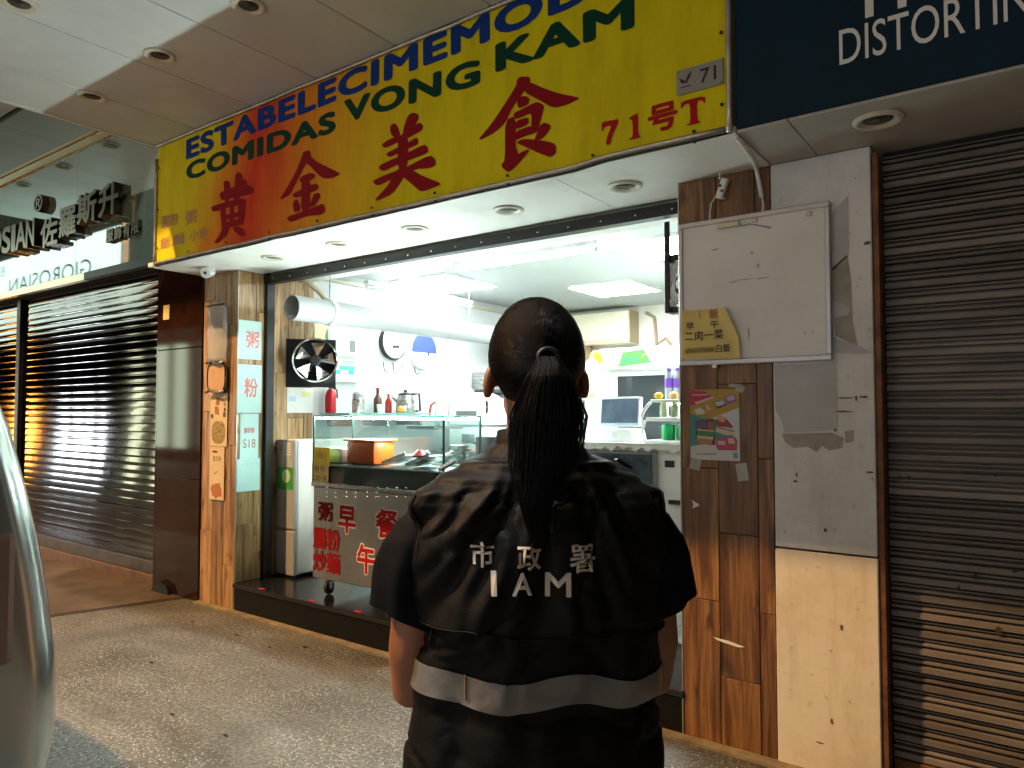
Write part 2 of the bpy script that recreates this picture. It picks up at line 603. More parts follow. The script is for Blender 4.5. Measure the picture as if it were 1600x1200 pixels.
GLASSG = mat('dark green mirror glass', (.10, .14, .11), .03, spec=1.0, ior=2.2)
GOLD = mat('gold trim', (.72, .52, .24), .22, 1.0, var=.2, scale=4)
BRONZE = mat('dark bronze letter', (.16, .12, .08), .25, 1.0)


def thin_glass(name, tint, f0):
    m = bpy.data.materials.new(name)
    m.use_nodes = True
    N, L = m.node_tree.nodes, m.node_tree.links
    N.remove(N['Principled BSDF'])
    tr = N.new('ShaderNodeBsdfTransparent'); tr.inputs[0].default_value = (*tint, 1)
    gl = N.new('ShaderNodeBsdfGlossy'); gl.inputs['Roughness'].default_value = .03
    lw = N.new('ShaderNodeLayerWeight'); lw.inputs[0].default_value = .5
    pw = N.new('ShaderNodeMath'); pw.operation = 'POWER'; pw.inputs[1].default_value = 4.0
    fr = N.new('ShaderNodeMath'); fr.operation = 'MULTIPLY_ADD'; fr.inputs[1].default_value = .8; fr.inputs[2].default_value = f0
    L.new(lw.outputs['Facing'], pw.inputs[0]); L.new(pw.outputs[0], fr.inputs[0])
    mx = N.new('ShaderNodeMixShader')
    L.new(fr.outputs[0], mx.inputs[0]); L.new(tr.outputs[0], mx.inputs[1]); L.new(gl.outputs[0], mx.inputs[2])
    L.new(mx.outputs[0], N['Material Output'].inputs[0])
    return m


GLASS = thin_glass('clear glass', (.90, .96, .95), .05)
PVC = mat('white pvc', (.80, .80, .78), .35, var=.06, scale=6)
PAPER = mat('white paper', (.80, .80, .78), .7, var=.08, scale=8)
CYANP = mat('pale green paper', (.52, .72, .66), .7, col2=(.46, .68, .70), scale=2.5)
YELLOWP = mat('yellow paper', (.78, .62, .18), .7, col2=(.66, .5, .22), scale=9)
CREAMP = mat('cream paper', (.72, .60, .42), .7, var=.12, scale=9)
RED = mat('red print', (.42, .012, .018), .75, spec=.15)
DRED = mat('dark red print', (.26, .006, .012), .75, spec=.15)
INK = mat('black print', (.02, .02, .022), .6)
FRED = mat('faded red print', (.45, .13, .07), .6)
BLUE = mat('blue print', (.008, .04, .22), .75, spec=.15)
GREENT = mat('dark green print', (.004, .045, .026), .75, spec=.15)
WPRINT = mat('white print', (.74, .73, .70), .5)
PRINTSTAIN = mat('pink red print', (.70, .22, .20), .6)
BRASSL = mat('downlight trim', (.70, .67, .55), .4, .0, var=.2, scale=10)
RECESS = mat('downlight recess shade', (.10, .10, .085), .3)
TILEW = mat('white wall tile', (.60, .61, .61), .22, var=.05, scale=3)
DIMWALL = mat('dark backing', (.03, .028, .025), .9)

# ================================================================== SETTING
g = MB()
g.add([(-60, -60, 0), (40, -60, 0), (40, 8, 0), (-60, 8, 0)], [(0, 1, 2, 3)])
tag(g.build('ground', GROUND, org=(0, 0, 0)), kind='structure')
# smoother brown paving in front of the left shop, parted by an open joint
PAVE = mat('brown paving', (.13, .085, .046), .38, col2=(.055, .037, .022), scale=3.2, bump=.12, bscale=60, rvar=.12)
pv = MB()
pv.prism([(-30, -1.6, -.02), (-1.22, -1.6, -.02), (-.64, .09, -.02), (-30, .09, -.02)], (0, 0, .026))
tag(pv.build('pavement', PAVE, org=(0, 0, 0)), kind='structure')
jt = MB()
jt.prism([(-1.21, -1.6, .001), (-1.15, -1.6, .001), (-.60, .06, .001), (-.63, .06, .001)], (0, 0, .003))
tag(jt.build('pavement_joint', DIRT, org=(0, 0, 0)), kind='structure')
# gutter ledge of pale cement under the step
lg = MB()
pts = [(-.45, -.055), (.4, -.06), (1.1, -.05), (1.9, -.065), (2.6, -.05), (3.3, -.06), (4.25, -.07)]
lg.prism([(x, y, .0) for x, y in pts] + [(4.25, -.002, 0), (-.45, -.002, 0)], (0, 0, .012))
tag(lg.build('cement_ledge', mat('pale cement', (.30, .25, .17), .8, col2=(.14, .11, .07), scale=9, bump=.3), org=(0, 0, 0)), kind='structure')

# litter: dark gum and leaf specks on the ground
for i, (px, py, w, h) in enumerate([(268, 1117, .035, .012), (236, 1036, .04, .012), (300, 972, .03, .012), (476, 1012, .05, .02), (610, 988, .03, .012), (370, 993, .03, .012), (420, 1012, .028, .01), (352, 1150, .03, .012)]):
    p = at(px, py, Z=0)
    a = random.random() * 3
    m = MB()
    m.prism([p + Vector((math.cos(a + t) * w / 2 + .006 * random.random(), math.sin(a + t) * h / 2 + .004 * random.random(), .002)) for t in [k * math.pi / 4 for k in range(8)]], (0, 0, .004))
    tag(m.build('dark_scrap', DIRT), ['dark scrap on the asphalt near the bottom edge', 'dark scrap lying on the grey asphalt below the wooden column', 'small scrap at the foot of the wooden column', 'brown stain-like scrap before the black step', 'dark scrap close to the black step front', 'small dark scrap on the brown asphalt left of the step', 'thin dark scrap before the left end of the step', 'dark scrap lowest on the grey asphalt'][i], 'scrap', 'scraps lying on the asphalt')


# ------------------------------------------------------------------ columns of wood-look tile
def planks(parent, org, u, nrm, width, z0, z1, pw, cuts, m, thick=.012, gap=.003):
    """vertical plank tiles on a face: cuts gives, per column, the heights of the butt joints"""
    u, nrm = Vector(u), Vector(nrm)
    x = 0.0
    for cs in cuts:
        w = min(pw, width - x)
        if w < .012:
            break
        hs = [z0] + [c for c in cs if z0 < c < z1] + [z1]
        for a, b in zip(hs, hs[1:]):
            dpt = thick + random.uniform(0, .002)
            p0 = Vector(org) + u * (x + gap / 2)
            p1 = Vector(org) + u * (x + w - gap / 2)
            q0 = Vector((p0.x, p0.y, a + gap / 2)); q1 = Vector((p1.x, p1.y, b - gap / 2))
            e = nrm * dpt
            lo = Vector(map(min, q0, q1, q0 + e)); hi = Vector(map(max, q0, q1, q1 + e))
            MB().box(lo, hi, .0015).build('plank', m, parent)
        x += w


col_l = thing('tiled_column', (-.225, .1, 0), 'wood-look tiled column with hanging menu strips left of the shop opening', 'column')
MB().box((-.44, .014, 0), (-.014, .62, 2.5)).build('core', GROUT, col_l)
planks(col_l, (-.45, .014, 0), (1, 0, 0), (0, -1, 0), .445, 0, 2.5, .15, [(.55, 1.45, 2.3), (.9, 1.8), (.32, 1.2, 2.1)], WOODL)
planks(col_l, (-.014, .004, 0), (0, 1, 0), (1, 0, 0), .225, .2, 2.5, .15, [(.62, 1.1, 1.95), (.4, 1.3, 2.2)], WOODL)
MB().box((-.002, -.0, 0), (.002, .006, 2.5)).build('corner_trim', ALU, col_l)

col_r = thing('tiled_column', (3.655, .1, 0), 'dark wood-look tiled column with a pastry poster right of the shop opening', 'column')
MB().box((3.46, .014, 0), (3.858, .60, 2.5)).build('core', GROUT, col_r)
planks(col_r, (3.446, .014, 0), (1, 0, 0), (0, -1, 0), .41, 0, 2.5, .172, [(.62, 1.2, 2.05), (.30, .92, 1.57, 2.2), (.6, 1.25, 1.9)], WOOD)
planks(col_r, (3.46, .03, 0), (0, 1, 0), (-1, 0, 0), .55, .2, 2.5, .172, [(.9, 1.7), (.5, 1.3, 2.1), (.8, 1.6), (.4,)], WOOD)
MB().box((3.440, -.001, 0), (3.446, .028, 2.5)).build('corner_trim', ALU, col_r)

# ------------------------------------------------------------------ white wall between column and right shutter
wall_r = thing('plaster_wall', (4.055, .1, 0), 'stained white plastered wall strip between wooden column and brown shutter', 'wall')
w = MB()
w.box((3.860, -.004, .888), (4.246, .6, 2.5), .004)
w.build('upper_face', PLASTER, wall_r)
w = MB()
w.box((3.860, -.010, 0), (4.248, .6, .880), .004)
w.build('lower_face', WARMPL, wall_r)  # warm lamplight on the white wall put into the plaster colour
MB().box((3.862, .002, .878), (4.244, .5, .890)).build('crack', DIRT, wall_r)


def blob(cx, cz, rx, rz, n=14, jag=.35, seed=0):
    rnd = random.Random(seed)
    return [(cx + math.cos(2 * math.pi * k / n) * rx * (1 + rnd.uniform(-jag, jag)), cz + math.sin(2 * math.pi * k / n) * rz * (1 + rnd.uniform(-jag, jag))) for k in range(n)]


def wall_patch(name, poly, y, m, parent, th=.002):
    mb = MB()
    mb.prism([(x, y, z) for x, z in poly], (0, -th, 0))
    return mb.build(name, m, parent)


def wp(*pix):
    return [(at(x, y, Y=-.005).x, at(x, y, Y=-.005).z) for x, y in pix]


wall_patch('filler_patch', wp((1210, 572), (1306, 566), (1309, 672), (1226, 676), (1222, 660), (1212, 640)), -.0045, GREYPATCH, wall_r)
wall_patch('bare_patch', wp((1222, 678), (1300, 676), (1318, 684), (1316, 700), (1296, 704), (1284, 696), (1276, 707), (1262, 698), (1240, 700), (1226, 690)), -.0045, PLASTER2, wall_r)
wall_patch('bare_patch', wp((1320, 674), (1334, 672), (1333, 690), (1321, 692)), -.0045, PLASTER2, wall_r)
wall_patch('bare_patch', wp((1300, 420), (1324, 398), (1330, 440), (1332, 500), (1340, 540), (1326, 535), (1306, 525), (1302, 470)), -.0045, PLASTER2, wall_r)
wall_patch('filler_patch', wp((1299, 335), (1325, 305), (1326, 398), (1300, 424)), -.0045, GREYPATCH, wall_r)
wall_patch('filler_patch', wp((1303, 470), (1330, 480), (1326, 492), (1304, 496)), -.0062, GREYPATCH, wall_r)
wall_patch('filler_patch', wp((1304, 528), (1340, 540), (1366, 552), (1306, 552)), -.0062, GREYPATCH, wall_r)
for i, (px, py, sx, sz) in enumerate([(1290, 828, .006, .008), (1245, 742, .004, .010), (1243, 752, .008, .006), (1360, 738, .014, .004), (1350, 620, .018, .004), (1320, 622, .03, .003), (1318, 643, .028, .003), (1355, 380, .014, .008), (1305, 672, .006, .006), (1338, 622, .004, .012)]):
    x, z = wp((px, py))[0]
    wall_patch('stain', blob(x, z, sx, sz, seed=i), -.0066, STAIN, wall_r, .001)
for i, (px, py, sx, sz) in enumerate([(1315, 980, .006, .010), (1300, 1127, .005, .011), (1280, 1160, .014, .003)]):
    p = at(px, py, Y=-.01)
    wall_patch('stain', blob(p.x, p.z, sx, sz, seed=50 + i), -.0105, STAIN, wall_r, .001)
# steel shutter guide on the wall's right edge
gd = MB()
gd.box((4.250, .0, 0), (4.272, .075, 2.47), .002)
tag(gd.build('shutter_guide', RUST), 'rusty brown steel guide rail along the left edge of the brown shutter', 'rail')


# ------------------------------------------------------------------ roller shutters
def shutter(name, x0, x1, y, z0, z1, pitch, prof, m, label, backing=None, group=None, arc=False):
    t = thing(name, ((x0 + x1) / 2, y, z0), label, 'shutter', group)
    n = int((z1 - z0) / pitch)
    mb = MB()
    hx = (x1 - x0) / 2
    k = len(prof)
    vsL = [(-hx, yy, zz) for zz, yy in prof]
    vsR = [(hx, yy, zz) for zz, yy in prof]
    mb.add(vsL + vsR, [(i, i + 1, k + i + 1, k + i) for i in range(k - 1)])
    me = bpy.data.meshes.new('slat')
    me.from_pydata(mb.v, [], mb.f)
    if arc:
        me.polygons.foreach_set('use_smooth', [True] * len(me.polygons))
        me.set_sharp_from_angle(angle=R(arc))
    me.materials.append(m)
    for i in range(n):
        o = bpy.data.objects.new('slat', me)
        COL.objects.link(o)
        o.parent = t
        o.location = (0, random.uniform(-.0012, .0012), i * pitch)
        o.rotation_euler = (R(random.uniform(-.8, .8)), 0, 0)
    if backing:
        b = MB()
        b.box((x0, y + .038, z0 - .05), (x1, y + .058, z1 + .05))
        b.build('backing', backing, t)
    return t


pr = [(0, .034), (.0025, .034), (.003, .005), (.006, .0), (.026, .0), (.029, .005), (.0295, .034), (.0365, .034), (.037, .009), (.040, .005), (.047, .005), (.050, .009), (.0505, .034), (.0570, .034), (.0575, .014), (.059, .011), (.063, .011), (.0645, .014), (.065, .034), (.068, .034)]
sh_r = shutter('roller_shutter', 4.275, 6.6, .095, .10, 2.5, .068, pr, SHUTR, 'closed brown ribbed roller shutter right of the white wall', SHUTD)
b = MB(); b.box((4.275, .085, .02), (6.6, .125, .10), .004); b.build('bottom_rail', RUST, sh_r)
# dark chips where paint has come off
for i, (px, py, sx, sz) in enumerate([(1575, 237, .03, .004), (1590, 267, .03, .005), (1524, 900, .006, .012), (1560, 985, .008, .02), (1498, 918, .004, .01), (1585, 892, .01, .006), (1420, 745, .008, .004), (1405, 745, .006, .003), (1555, 743, .004, .006), (1440, 535, .006, .003)]):
    p = at(px, py, Y=.094)
    wall_patch('chip', blob(p.x, p.z, sx, sz, seed=90 + i), .0935, DIRT, sh_r, .001)

arcp = [(0, .014), (.002, .001)] + [(.004 + .063 * k / 8, .115 * (.063 * k / 8) ** 2 / (2 * .063)) for k in range(9)] + [(.0685, .014), (.072, .014)]
sh_l = shutter('roller_shutter', -4.10, -1.12, .10, .19, 2.66, .072, arcp, SHUTL, 'closed polished steel roller shutter beside the brown stone pillar', SHUTD, arc=35)
b = MB(); b.box((-4.10, .075, .085), (-1.12, .115, .19), .006); b.build('bottom_rail', mat('bottom rail steel', (.23, .19, .17), .3, .9, var=.4, scale=5), sh_l)
sh_f = shutter('roller_shutter', -8.0, -4.20, .10, .19, 2.66, .072, arcp, SHUTL, 'closed polished steel roller shutter at the far left edge', SHUTD, arc=35)
b = MB(); b.box((-8.0, .075, .085), (-4.20, .115, .19), .006); b.build('bottom_rail', bpy.data.materials['bottom rail steel'], sh_f)
mu_ = MB(); mu_.box((-4.195, .06, .085), (-4.105, .16, 2.66), .004)
tag(mu_.build('shutter_mullion', BLACK), 'black upright guide post between the two polished shutters', 'post')
si = MB(); si.box((-8.0, .05, 0), (-1.10, .30, .084), .006)
tag(si.build('stone_sill', mat('brown sill stone', (.16, .095, .055), .4, col2=(.07, .04, .03), scale=9, bump=.1)), 'low brown stone sill under the polished shutters', 'sill')

# ------------------------------------------------------------------ polished brown stone pillar
pil = thing('stone_pillar', (-.78, .2, 0), 'polished dark brown stone pillar between left shutter and tiled column', 'pillar')
MB().box((-1.09, .012, 0), (-.455, .6, 2.66)).build('core', DIMWALL, pil)
for z0_, z1_ in ((0, .92), (.923, 1.95), (1.953, 2.66)):
    MB().box((-1.10, -.012, z0_ + .002), (-.455, .012, z1_), .003).build('panel', BROWNST, pil)
MB().box((-1.118, -.012, 0), (-1.100, .60, 2.66)).build('panel', BROWNST, pil)
nt_ = MB(); nt_.box((-1.02, -.0165, 2.20), (-.93, -.0125, 2.32))
tag(nt_.build('notice', YELLOWP), 'small blank yellow notice stuck on the brown stone pillar', 'notice')
ft = MB()
ft.prism([(-1.08, -.05, .0), (-.80, -.05, 0), (-.84, -.05, .07), (-.95, -.05, .10), (-1.02, -.05, .05)], (0, .036, 0))
tag(ft.build('steel_bracket', BLACK), 'small rusty bracket on the ground at the foot of the brown pillar', 'bracket')

# ------------------------------------------------------------------ step and inside floor
st = thing('entrance_step', (1.72, .3, 0), 'black granite step across the shop opening with red tape marks', 'step')
MB().box((.0, .0, .0), (3.452, .028, .168), .002).build('riser', mat('dull black stone', (.008, .0075, .007), .5, var=.5, scale=40, spec=.2), st)
MB().box((-.004, -.012, .168), (3.452, .62, .2), .004).build('tread', GRANITE, st)
for px, py in ((405, 921), (482, 940), (552, 958), (640, 982)):
    p = at(px, py, Z=.2)
    m = MB(); m.box((p.x - .028, .006, .2005), (p.x + .03, .030, .2025))
    m.build('tape_mark', mat('red tape', (.5, .02, .03), .5), st)
fl = MB(); fl.box((-.05, .62, 0), (3.50, 4.2, .198))
tag(fl.build('floor', mat('pale floor tile', (.62, .62, .60), .2, var=.15, scale=5)), kind='structure')
# ------------------------------------------------------------------ shop room
wl = MB(); wl.box((-.12, .62, 0), (-.012, 4.2, 2.62)); tag(wl.build('wall_left', TILEW), kind='structure')
tl = MB(); tl.box((-.012, .24, .2), (.0, .70, 2.6), 0)
wb = MB(); wb.box((-.12, 4.2, 0), (3.60, 4.3, 2.62)); tag(wb.build('wall_back', mat('cream back wall', (.76, .72, .64), .5, var=.08, scale=2)), kind='structure')
wr = MB(); wr.box((3.46, .60, 0), (3.60, 4.2, 2.62)); tag(wr.build('wall_right', TILEW), kind='structure')
cl = MB(); cl.box((-.12, .30, 2.62), (3.60, 4.3, 2.70)); tag(cl.build('ceiling', mat('shop ceiling', (.44, .46, .44), .6, var=.08, scale=1.5)), kind='structure')
# wood tiles on the first stretch of the left inside wall
wall_tiles = thing('wall_tiling', (0, .5, .2), 'light wood-look wall tiles behind the round fan just inside the opening', 'tiling')
planks(wall_tiles, (-.012, .30, 0), (0, 1, 0), (1, 0, 0), .39, .2, 2.6, .15, [(.9, 1.75), (.5, 1.4, 2.3), (1.1, 2.0)], WOODL, thick=.010)

# ------------------------------------------------------------------ soffit under the signs
sof = thing('soffit', (1.75, -.1, 2.5), 'pale white soffit with downlights under the yellow sign', 'soffit')
xs = [-.46, .20, 1.02, 2.05, 3.02, 3.858]
for a, b_ in zip(xs, xs[1:]):
    MB().box((a + .001, -.438, 2.5), (b_ - .001, .215, 2.53), .0015).build('panel', SOFFIT, sof)
lo_ = MB(); lo_.box((-.012, .285, 2.49), (3.46, .62, 2.60)); lo_.build('inner_lintel', SOFFIT, sof)
sof2 = thing('soffit', (5, -.1, 2.5), 'dim grey soffit under the dark blue sign', 'soffit')
xs = [3.862, 4.05, 5.2, 6.6]
for a, b_ in zip(xs, xs[1:]):
    MB().box((a + .0015, -.438, 2.502), (b_ - .0015, .60, 2.53), .0015).build('panel', mat('grey soffit board', (.50, .49, .45), .55, var=.25, scale=2.5), sof2)

# black steel rail across the opening with screw heads, and the side guides
rail = thing('shutter_rail', (1.72, .25, 2.42), 'black steel rail with bright screws across the top of the shop opening', 'rail')
MB().box((.0, .216, 2.425), (3.45, .284, 2.485), .003).build('bar', BLACK, rail)
scr = MB().lathe([(.006, 0), (.006, .003), (.003, .005)], (0, .215, 2.45), (0, -1, 0), 10).build('screw', CHROME, rail)
base = scr.location.copy()
for i in range(17):
    x = .12 + i * .2
    place(scr, rail, Vector((x, 0, 0)))
bpy.data.objects.remove(scr)
gl = MB(); gl.box((.004, .226, .2), (.034, .296, 2.424), .003)
tag(gl.build('shutter_guide', BLACK), 'black upright guide channel at the left end of the opening', 'rail')
gr = MB(); gr.box((3.405, .226, .2), (3.438, .296, 2.424), .003)
tag(gr.build('shutter_guide', mat('grey steel', (.35, .36, .36), .4, .8, var=.3, scale=8)), 'grey upright guide channel at the right end of the opening', 'rail')


# ------------------------------------------------------------------ downlights
def make_downlight(r=.08):
    t = bpy.data.objects.new('downlight', None)
    COL.objects.link(t)
    _woff[t.name] = Vector((0, 0, 0))
    a = MB()
    n = 28
    pr_ = [(r, 0), (r + .001, -.006), (r * .93, -.012), (r * .80, -.012), (r * .66, -.004), (r * .60, -.0015)]
    a.rings([[Vector((math.cos(2 * math.pi * k / n) * rr, math.sin(2 * math.pi * k / n) * rr, h)) for k in range(n)] for rr, h in pr_], cap=False)
    a.build('trim_ring', BRASSL, t, smooth=50)
    c = MB()
    c.rings([[Vector((math.cos(2 * math.pi * k / n) * rr, math.sin(2 * math.pi * k / n) * rr, h)) for k in range(n)] for rr, h in ((r * .615, -.0014), (r * .40, -.0011), (r * .02, -.0009))], cap=True)
    c.build('lens', RECESS, t, smooth=True)  # dark disc: the shade of a recess put into its colour
    return t


dl0 = make_downlight()
dl_first = [True]


def downlight(x, y, z, label, group, s=1.0):
    if dl_first[0]:
        t = dl0
        dl_first[0] = False
    else:
        t = copy_tree(dl0)
    t.location = (x, y, z)
    t.scale = (s, s, s)
    return tag(t, label, 'downlight', group)


GS = 'downlights in the soffit over the opening'
for x, l in ((.574, 'leftmost round downlight in the pale soffit above the jamb posters'), (1.238, 'second downlight from the left in the pale soffit'), (1.892, 'middle downlight of five in the pale soffit'),
             (2.559, 'second downlight from the right in the pale soffit'), (3.231, 'rightmost downlight in the pale soffit beside the dark column')):
    downlight(x, -.115, 2.4998, l, GS)
downlight(4.317, -.265, 2.5018, 'brassy downlight in the grey soffit under the blue sign', GS, 1.05)

# ------------------------------------------------------------------ canopy over the pavement
ZC = 3.372
can = thing('canopy', (2.5, -1.2, ZC), 'grey panelled canopy ceiling over the pavement', 'canopy')
seams = [-.36, .17, .80, 1.435, 2.07, 2.70, 3.33, 3.96, 4.6, 5.3, 6.6]
for a, b_ in zip(seams, seams[1:]):
    MB().box((a + .004, -1.95, ZC + random.uniform(0, .001)), (b_ - .004, -.452, ZC + .03), .003).build('panel', CEIL, can)
MB().box((-.36, -1.95, ZC + .031), (6.6, -.45, ZC + .35)).build('slab', mat('canopy slab', (.30, .29, .26), .8, var=.2, scale=3), can)
MB().box((-.40, -1.95, ZC - .004), (-.361, -.43, ZC + .36), .003).build('side_trim', CEIL, can)
GC = 'downlights in the canopy ceiling'
downlight(.139, -1.105, ZC - .0005, 'canopy downlight nearest the green glass shop front', GC)
downlight(.97, -1.128, ZC - .0005, 'canopy downlight in the middle of the grey panels', GC)
downlight(1.778, -1.133, ZC - .0005, 'canopy downlight cut by the top edge nearest the yellow sign', GC)
downlight(.918, -1.776, ZC - .0005, 'canopy downlight cut by the top left corner', GC)

# ------------------------------------------------------------------ yellow sign
SY = -.44
sg = thing('shop_sign', (1.75, SY, 2.51), 'yellow and orange shop sign with red characters and blue and green lettering', 'sign')
pn = MB()
# sheet stretched over the frame: lightly buckled grid
nx, nz = 60, 12
X0, X1, Z0, Z1 = -.345, 3.845, 2.515, 3.368


def sheet_y(x, z):
    e = min(x - X0, X1 - x, z - Z0, Z1 - z)
    k = max(0.0, min(1.0, e / .12))
    return SY + .006 * k * (noise.noise(Vector((x * 1.4, z * 2.5, 3.1)))) - .001


vs_ = [(X0 + (X1 - X0) * i / nx, sheet_y(X0 + (X1 - X0) * i / nx, Z0 + (Z1 - Z0) * j / nz), Z0 + (Z1 - Z0) * j / nz) for j in range(nz + 1) for i in range(nx + 1)]
pn.add(vs_, [(j * (nx + 1) + i, j * (nx + 1) + i + 1, (j + 1) * (nx + 1) + i + 1, (j + 1) * (nx + 1) + i) for j in range(nz) for i in range(nx)])
pn.build('sheet', sign_mat(), sg, smooth=True)
bx = MB(); bx.box((X0 + .004, SY + .012, Z0 + .004), (X1 - .004, -.02, Z1)); bx.build('box', mat('sign box side', (.62, .55, .40), .5), sg)
# frame strips, a little bent
def strip(pts, r, name='frame_strip', m=ALU):
    MB().tube(pts, r, 8).build(name, m, sg, smooth=True)


bot = [(X0 + (X1 - X0) * i / 24, SY - .008 + .004 * noise.noise(Vector((i * .9, 0, 0))), 2.512 + .006 * noise.noise(Vector((i * .7, 4, 0))) + (.012 if i > 20 else 0)) for i in range(25)]
strip(bot, .010)
strip([(p[0], p[1] + .01, p[2] - .016) for p in bot], .006, m=BLACK)
strip([(X0 + (X1 - X0) * i / 24, SY - .010, 3.362 + .006 * noise.noise(Vector((i * .6, 9, 0)))) for i in range(25)], .011)
strip([(X0, SY - .008, 2.5 + i * .11) for i in range(8)], .012)
strip([(X0 - .02, SY + .03, 2.50 + i * .11) for i in range(8)], .016, m=mat('cream side trim', (.70, .58, .36), .4, .3, var=.3, scale=4))
strip([(X1 - .004, SY - .012, 2.505 + i * .11) for i in range(8)], .013)
bolt = MB().lathe([(.008, 0), (.008, .004), (.004, .007)], (0, SY - .018, 0), (0, -1, 0), 8)
for i in range(9):
    x = .1 + i * .45
    for z in (2.540, 2.500):
        MB().lathe([(.007, 0), (.007, .004), (.003, .006)], (x, SY - .012 if z > 2.51 else SY - .006, z), (0, -1, 0), 8).build('bolt', DIRT, sg)
for z in (2.62, 2.9, 3.2):
    MB().lathe([(.007, 0), (.007, .004), (.003, .006)], (X1 - .035, SY - .007, z), (0, -1, 0), 8).build('bolt', DIRT, sg)
    MB().lathe([(.007, 0), (.007, .004), (.003, .006)], (X0 + .03, SY - .007, z), (0, -1, 0), 8).build('bolt', DIRT, sg)

# brush characters traced stroke by stroke
def zpt(ox, oy, k):
    return lambda x, y: (ox + x * k, oy + y * k)


def brush(name, conv, strokes, m, parent, dy):
    mb = MB()
    for i, s_ in enumerate(strokes):
        P = [at(*conv(x, y), Y=dy) for x, y in s_]
        # soften corners: one Chaikin pass
        q = []
        for a, b2 in zip(P, P[1:] + P[:1]):
            q += [a * .80 + b2 * .20, a * .20 + b2 * .80]
        b0 = len(mb.v)
        mb.v += [Vector((p.x, sheet_y(p.x, p.z) - .0022 - i * .00025, p.z)) for p in q]
        mb.f.append(tuple(range(b0, b0 + len(q))))
    off = parent_off(parent)
    me = bpy.data.meshes.new(name)
    me.from_pydata([v - off for v in mb.v], [], mb.f)
    bm = bmesh.new(); bm.from_mesh(me)
    bmesh.ops.triangulate(bm, faces=bm.faces[:], ngon_method='EAR_CLIP')
    bm.to_mesh(me); bm.free()
    me.materials.append(m)
    return link(name, me, parent, off)


z1 = zpt(230, 180, .2)
z2 = zpt(430, 160, .1625)
z3 = zpt(680, 90, .1625)
brush('character', z1, [
    [(565, 605), (640, 575), (700, 555), (800, 545), (838, 575), (830, 612), (760, 630), (660, 650), (585, 668), (568, 640)],
    [(595, 525), (615, 508), (648, 520), (652, 560), (640, 680), (605, 680), (600, 560)],
    [(690, 465), (715, 443), (748, 470), (742, 500), (780, 505), (782, 540), (735, 580), (720, 690), (680, 690), (685, 560)],
    [(498, 715), (600, 680), (740, 648), (775, 660), (770, 695), (640, 718), (520, 758), (505, 740)],
    [(572, 720), (612, 705), (622, 860), (580, 872)],
    [(715, 660), (775, 680), (757, 830), (745, 862), (712, 850)],
    [(648, 690), (682, 690), (677, 845), (645, 850)],
    [(600, 785), (740, 750), (742, 785), (602, 820)],
    [(578, 845), (752, 805), (752, 852), (585, 893)],
    [(590, 875), (642, 875), (622, 940), (550, 1002), (526, 997), (570, 930)],
    [(668, 880), (712, 865), (764, 905), (768, 942), (740, 953), (700, 922)],
], DRED, sg, SY)
brush('character', z2, [
    [(272, 475), (330, 458), (352, 500), (290, 605), (205, 765), (150, 885), (60, 937), (48, 920), (110, 830), (200, 670), (258, 520)],
    [(325, 495), (380, 560), (480, 610), (620, 678), (628, 695), (560, 728), (480, 737), (420, 702), (340, 612), (298, 590)],
    [(235, 725), (330, 678), (385, 688), (392, 720), (340, 752), (245, 778)],
    [(165, 882), (250, 840), (388, 778), (422, 800), (417, 838), (340, 872), (190, 925)],
    [(258, 720), (338, 715), (338, 1055), (252, 1065)],
    [(178, 950), (215, 928), (248, 1000), (242, 1045), (190, 1062), (173, 1010)],
    [(378, 880), (430, 868), (443, 910), (380, 1003), (328, 1012), (350, 950)],
    [(118, 1100), (250, 1055), (400, 998), (460, 976), (484, 1010), (478, 1062), (440, 1083), (300, 1093), (160, 1155), (122, 1132)],
], DRED, sg, SY)
brush('character', z2, [
    [(1278, 132), (1330, 98), (1388, 120), (1382, 172), (1300, 302), (1228, 322), (1240, 250)],
    [(1107, 250), (1125, 213), (1162, 203), (1192, 250), (1212, 322), (1150, 342), (1118, 310)],
    [(1032, 402), (1110, 350), (1250, 305), (1390, 192), (1428, 225), (1422, 272), (1290, 340), (1170, 392), (1060, 442), (1033, 420)],
    [(1068, 492), (1170, 440), (1280, 392), (1360, 338), (1388, 370), (1372, 412), (1280, 445), (1190, 490), (1110, 528), (1083, 517)],
    [(998, 612), (1100, 560), (1250, 500), (1440, 402), (1478, 440), (1472, 492), (1280, 560), (1150, 612), (1050, 663), (1008, 648)],
    [(943, 752), (1080, 690), (1250, 632), (1490, 507), (1548, 550), (1548, 602), (1500, 633), (1340, 645), (1120, 742), (990, 803), (953, 782)],
    [(1188, 320), (1292, 320), (1272, 650), (1178, 650)],
    [(1168, 640), (1272, 640), (1222, 745), (1130, 882), (980, 948), (967, 932), (1060, 830), (1110, 760)],
    [(1220, 655), (1322, 650), (1420, 710), (1592, 775), (1592, 795), (1430, 858), (1390, 852), (1300, 772), (1230, 715)],
], DRED, sg, SY)
